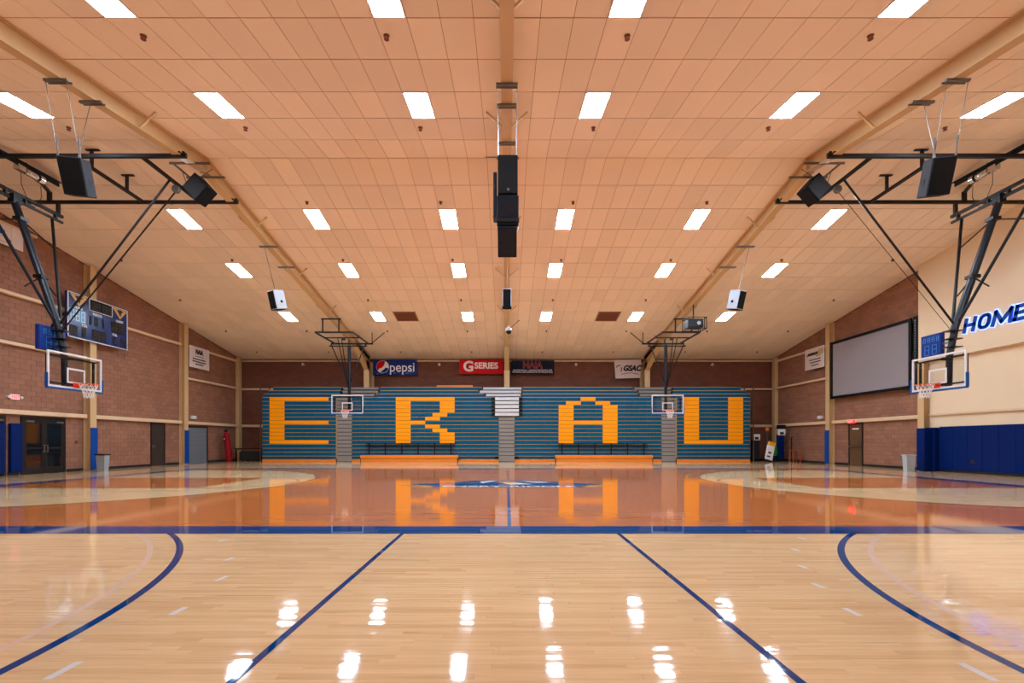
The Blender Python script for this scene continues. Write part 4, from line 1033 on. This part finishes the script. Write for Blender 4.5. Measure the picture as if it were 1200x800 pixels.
o, a, b_ = sign('wall_sign', 'dark navy banner with red outlined letters right of the centre column', 'sign', 599.2, 649.5, 422, 438.2, YS, 'sign_dark')
p_ = P(624, 427.7, YS); txt('NAIA', .66, .004, .03, 0, 'maroon', (p_.x, YS-.004, p_.z), (1,0,0), (0,0,1), 'lettering', o, sx=.86)
txt('NAIA', .66, .004, -.006, 0, 'sign_dark', (p_.x, YS-.010, p_.z), (1,0,0), (0,0,1), 'lettering', o, sx=.86)
for s_, v in (('NATIONAL ASSOCIATION OF', 433.8), ('INTERCOLLEGIATE ATHLETICS', 436)):
    p_ = P(624, v, YS); txt(s_, .15, .003, .002, 0, 'frame_white', (p_.x, YS-.004, p_.z), (1,0,0), (0,0,1), 'lettering', o, sx=1.35)
o = thing('cloth_banner', 'off-white cloth banner with black GSAC lettering on the back wall', 'banner', (8.3, YS, 5.7))
pp = [P(719.6, 421.5, YS), P(751.3, 421.2, YS), P(750.3, 442.6, YS), P(721.3, 443.4, YS)]
q = MB(); q.add([(v.x, YS-.006, v.z) for v in pp]+[(v.x, YS+.01, v.z) for v in pp], [(0,1,2,3),(7,6,5,4),(0,4,5,1),(1,5,6,2),(2,6,7,3),(3,7,4,0)]); q.build('cloth', 'banner_white', o)
p_ = P(740.3, 431.6, YS); txt('GSAC', .50, .004, .03, .3, 'ink', (p_.x, YS-.010, p_.z), (1,0,0), (0,0,1), 'lettering', o, sx=.95)
p0 = P(728, 438.5, YS); q = MB(); q.path([Vector((p0.x, YS-.01, p0.z)), Vector((p0.x+.35, YS-.01, p0.z+.08)), Vector((p0.x+.75, YS-.01, p0.z+.10)), Vector((p0.x+1.2, YS-.01, p0.z+.0))], .02); q.build('swoosh', 'maroon', o)
p0 = P(722, 430.5, YS); q = MB(); q.path([Vector((p0.x, YS-.01, p0.z)), Vector((p0.x+.12, YS-.01, p0.z+.14)), Vector((p0.x+.28, YS-.01, p0.z+.15))], .03).path([Vector((p0.x+.35, YS-.01, p0.z+.02)), Vector((p0.x+.38, YS-.01, p0.z-.16)), Vector((p0.x+.32, YS-.01, p0.z-.3))], .03); q.build('swoosh', 'ink', o)
def side_banner(sgn, ya, yb_, z0, z1, label, skew=0):
    o = thing('cloth_banner', label, 'banner', (sgn*18.3, (ya+yb_)/2, z0))
    x0, x1 = sorted((sgn*18.33, sgn*18.35)); q = MB(); N = 6
    for k in range(N):
        u, v = ya+(yb_-ya)*k/N, ya+(yb_-ya)*(k+1)/N; d = .012*math.sin(k*1.7)
        q.add([(x0+d, u, z0), (x1+d, u, z0), (x1, v, z0), (x0, v, z0), (x0+d, u, z1), (x1+d, u, z1), (x1, v, z1), (x0, v, z1)], [(0,3,2,1),(4,5,6,7),(0,1,5,4),(1,2,6,5),(2,3,7,6),(3,0,4,7)])
    q.build('cloth', 'banner_white', o); return o
xl = -18.312
o = side_banner(-1, 27.0, 28.8, 5.63, 6.88, 'white cloth banner hanging above the grey door in the left wall')
txt('NAIA', .38, .004, .02, 0, 'ink', (xl, 27.85, 6.58), (0,1,0), (0,0,1), 'lettering', o, sx=.75)
words(o, 'ink', (xl, 27.15, 5.7), (0,1,0), (0,0,1), [(.1, 1.25, .42), (.1, 1.3, .27), (.35, 1.1, .12)], .07)
words(o, 'speaker_grey', (xl, 27.15, 5.7), (0,1,0), (0,0,1), [(.3, 1.1, .6)], .035)
o = side_banner(1, 27.0, 28.75, 5.63, 6.88, 'white cloth banner with small orange square on the right wall, left of the screen')
txt('LANDMARK', .23, .004, .012, .2, 'ink', (18.31, 28.05, 6.52), (0,-1,0), (0,0,1), 'lettering', o, sx=.82)
MB().box(18.31, 18.326, 27.1, 27.5, 6.42, 6.75).build('orange_square', 'gold', o)
words(o, 'ink', (18.31, 28.6, 5.7), (0,-1,0), (0,0,1), [(.3, 1.3, .45), (.35, 1.3, .29), (.45, 1.15, .12)], .06)
words(o, 'ink', (18.31, 28.6, 5.7), (0,-1,0), (0,0,1), [(.9, 1.3, .64)], .03)
o = side_banner(-1, 15.2, 17.72, 8.46, 9.2, 'white banner with blue oval emblem high in the upper left corner')
q = MB(); q.prism([(.32*math.cos(k*math.pi/12), .14*math.sin(k*math.pi/12)) for k in range(24)], (.008, 0, 0), (-18.318, 16.75, 8.92), (0,1,0), (0,0,1)); q.build('emblem', 'home_blue', o)
q = MB(); q.torus((0,0,0), .2, .015, 20, 5); 
q.v = [(-18.312, 17.0+a_*1.3, 8.65+b2*.5) for a_, b2, c_ in q.v]; q.build('oval_mark', 'speaker_grey', o)

# ------------------------------------------------------------------ small wall fixtures
for k, (px, py) in enumerate(((354.7, 426.7), (514.7, 427), (675, 427), (835, 427))):
    p_ = P(px, py, 32.45); o = thing('wall_sensor', ('round white sensor high on the back wall, ' + ('above the letter E', 'between the blue and the red banner', 'between the navy and the white banner', 'above the letter U')[k]), 'sensor', (p_.x, 32.6, p_.z), 'round sensors on the back wall')
    MB().tube((p_.x, 32.69, p_.z), (p_.x, 32.5, p_.z), .05, 10).build('body', 'frame_white', o); MB().lathe([(.02, -.1), (.09, -.05), (.09, .05), (.02, .1)], (p_.x, 32.45, p_.z), 12).build('head', 'banner_white', o, True)
for s, n_ in ((-1, 'left'), (1, 'right')):
    o = thing('wall_box', f'small white box above the lower rail on the {n_} wall near the back', 'fixture', (s*18.55, 27.6, 2.68), 'small white boxes on the side walls')
    a, b_ = sorted((s*18.46, s*18.6)); MB().bbox(a, b_, 27.45, 27.85, 2.62, 2.82, .02).build('case', 'frame_white', o); MB().tube((s*18.455, 27.65, 2.72), (s*18.47, 27.65, 2.72), .06, 10).build('lens', 'white', o)
o = thing('wall_switch', 'small dark switch plate beside the double glass doors', 'switch', (-18.58, 20.1, 1.2)); MB().bbox(-18.6, -18.575, 20.12, 20.25, 1.18, 1.33, .006).build('plate', 'rust', o); MB().box(-18.575, -18.56, 20.16, 20.2, 1.23, 1.28).build('toggle', 'black', o)

# ------------------------------------------------------------------ floor-standing things
def bin_(x, y, label, mat, lid, a, b):
    o = thing('trash_bin', label, 'trash can', (x, y, 0)); h = .70; k = .82
    q = MB(); vs = [(x+i*a*k, y+j*b*k, .005) for i, j in ((-1,-1),(1,-1),(1,1),(-1,1))]+[(x+i*a, y+j*b, h) for i, j in ((-1,-1),(1,-1),(1,1),(-1,1))]
    q.add(vs, [(0,3,2,1),(4,5,6,7),(0,1,5,4),(1,2,6,5),(2,3,7,6),(3,0,4,7)]); q.build('body', mat, o)
    a += .02; b += .02; q = MB()
    if lid == 'bin_lid': q.bbox(x-a-.02, x+a+.02, y-b-.02, y+b+.02, h-.01, h+.05, .012)
    else:
        for t_ in ((x-a, x+a, y-b, y-b+.04), (x-a, x+a, y+b-.04, y+b), (x-a, x-a+.04, y-b+.04, y+b-.04), (x+a-.04, x+a, y-b+.04, y+b-.04)): q.bbox(*t_, h-.04, h+.015, .008)
    q.build('lid' if lid == 'bin_lid' else 'rim', lid, o)
bin_(-17.5, 20.25, 'grey trash bin with dark lid beside the blue-padded left column', 'bin_grey', 'bin_lid', .19, .13)
bin_(17.32, 20.15, 'pale grey open trash bin beside the thick navy column pad', 'bin_pale', 'bin_pale', .19, .12)
# red bag
o = thing('standing_bag', 'tall slim red padded bag leaning by the left back corner', 'bag', (-17.7, 30, 0))
q = MB(); rings = [(.17, .02, 0), (.2, .12, 0), (.2, .6, -.03), (.19, 1.1, -.08), (.17, 1.6, -.13), (.14, 1.85, -.16), (.1, 1.9, -.17)]
n = 14; vs = []
for r_, z_, dx in rings:
    for i in range(n): t_ = 2*math.pi*i/n; vs.append((-17.82+dx*1.2+r_*math.cos(t_), 30+r_*math.sin(t_), z_))
fs = [tuple(range(n))[::-1], tuple(range((len(rings)-1)*n, len(rings)*n))]
for k in range(len(rings)-1):
    for i in range(n): j = (i+1) % n; fs.append((k*n+i, k*n+j, (k+1)*n+j, (k+1)*n+i))
q.add(vs, fs); q.build('body', 'red', o, True)
MB().tube((-18.02, 30, 1.9), (-18.04, 30, 2.05), .1, 10).build('cap', 'black', o)
MB().path([Vector((-18.02, 29.9, 1.8)), Vector((-18.12, 29.85, 1.5)), Vector((-18.02, 29.9, 1.15))], .02).build('strap', 'black', o)
MB().box(-18.06, -18.0, 29.8, 29.84, 1.42, 1.50).build('buckle', 'white', o)
# dark table
o = thing('storage_table', 'dark low table with shelf in the left back corner', 'table', (-16.9, 31.2, 0))
MB().bbox(-17.95, -15.95, 30.8, 31.6, .80, .86, .01).build('table_top', 'black', o)
MB().box(-17.95, -15.95, 30.79, 30.8, .72, .79).build('edge_strip', 'rust', o)
for x_ in (-17.85, -16.05):
    for y_ in (30.86, 31.54): MB().bar((x_, y_, 0), (x_, y_, .8), .06, .06).build('leg', 'black', o)
MB().bbox(-17.7, -16.15, 30.9, 31.5, .05, .62, .03).build('crate', 'bleacher_dark', o)
# right back corner cluster
def toyhoop(x, y, h, label, post, wide, ball=None):
    o = thing('portable_hoop', label, 'toy hoop', (x, y, 0), 'portable kids hoops in the right back corner')
    MB().bbox(x-.35, x+.35, y-.25, y+.35, 0, .16, .03).build('base', 'black', o)
    MB().bbox(x-wide/2, x+wide/2, y-.1, y+.1, .16, h-.35, .03).build('padded_post', post, o)
    MB().bbox(x-.24, x+.24, y-.16, y-.11, h-.42, h-.02, .01).build('backboard', 'white', o)
    MB().box(x-.12, x+.12, y-.17, y-.161, h-.36, h-.2).build('target_square', 'ink', o)
    q = MB(); q.torus((x, y-.36, h-.36), .17, .012, 18, 6); q.build('rim', 'black', o)
toyhoop(16.42, 30.9, 1.80, 'black-post portable hoop with white backboard beside the bleacher end', 'bleacher_dark', .5)
toyhoop(17.9, 30.6, 2.12, 'tall portable hoop with navy padded post and white backboard', 'pad_blue', .42)
MB().bbox(17.62, 18.2, 30.5, 30.58, 2.13, 2.38, .01).build('x', 'sign_dark'); ob = bpy.data.objects['x']; ob.name = 'top_board'; ob.data.name = 'top_board'
attach(ob, [q_ for q_ in bpy.data.objects if q_.name.startswith('portable_hoop') and abs(q_.location.x-17.9) < .01][0])
o = thing('ball_stand', 'slim pole stand holding an orange ball near the tall portable hoop', 'stand', (17.42, 31.3, 0))
MB().lathe([(.25, 0), (.25, .04), (.03, .06)], (17.42, 31.3, 0), 14).build('base', 'black', o); MB().tube((17.42, 31.3, .05), (17.42, 31.3, 1.98), .025).build('pole', 'galv', o); MB().torus((17.42, 31.3, 1.98), .1, .012, 14, 6).build('cup', 'galv', o)
bl_ = MB().lathe([(.001, -.15), (.08, -.127), (.127, -.08), (.15, 0), (.127, .08), (.08, .127), (.001, .15)], (17.42, 31.3, 2.10), 16).build('basketball', 'orange_ball', None, True); tag(bl_, 'orange basketball resting on the slim pole stand', 'ball')
o = thing('foam_board', 'white leaning board with dark marks and yellow-orange top', 'board', (16.8, 29.9, 0))
T = Matrix.Translation((16.72, 29.9, .12)) @ Matrix.Rotation(math.radians(14), 4, 'Y') @ Matrix.Rotation(math.radians(-6), 4, 'X')
MB(T).bbox(-.25, .25, -.04, .04, .0, .95, .03).build('panel', 'white', o)
MB(T).box(-.12, .08, -.046, -.04, .42, .52).box(-.16, .06, -.046, -.04, .18, .26).build('marks', 'ink', o)
MB(T).bbox(-.22, .3, -.07, .07, .955, 1.2, .05).build('top_pad', 'yellow', o)
MB(T).bbox(-.24, .24, -.06, .06, -.11, -.004, .02).build('foot', 'black', o)
o = thing('green_bag', 'bright green bag standing between the white board and the navy post', 'bag', (17.38, 30.45, 0))
MB().lathe([(.12, .0), (.2, .05), (.22, .3), (.19, .38)], (17.38, 30.45, .0), 12).build('base', 'sign_dark', o)
MB().lathe([(.19, .4), (.22, .55), (.2, .9), (.14, 1.12), (.05, 1.16)], (17.38, 30.45, .0), 12).build('body', 'green', o, True)
o = thing('wooden_stool', 'small open-frame orange-brown stool by the right wall', 'stool', (18.0, 29.2, 0))
for x_ in (17.78, 18.2):
    for y_ in (29.0, 29.4): MB().bar((x_, y_, 0), (x_, y_, .72), .04, .04).build('leg', 'stool_orange', o)
MB().bbox(17.75, 18.23, 28.97, 29.43, .72, .76, .008).build('seat', 'stool_orange', o)
q = MB()
for y_ in (29.0, 29.4): q.bar((17.8, y_, .3), (18.18, y_, .3), .03, .03)
q.build('stretcher', 'stool_orange', o)
o = thing('microphone_stand', 'thin dark stand with small silver head behind the stool', 'stand', (18.2, 29.9, 0))
MB().lathe([(.18, 0), (.18, .03), (.02, .05)], (18.2, 29.9, 0), 12).build('base', 'black', o); MB().tube((18.2, 29.9, .04), (18.2, 29.9, 1.55), .03).build('pole', 'black', o); MB().lathe([(.01, -.1), (.09, -.05), (.09, .05), (.01, .1)], (18.2, 29.9, 1.62), 12).build('head', 'galv', o, True)
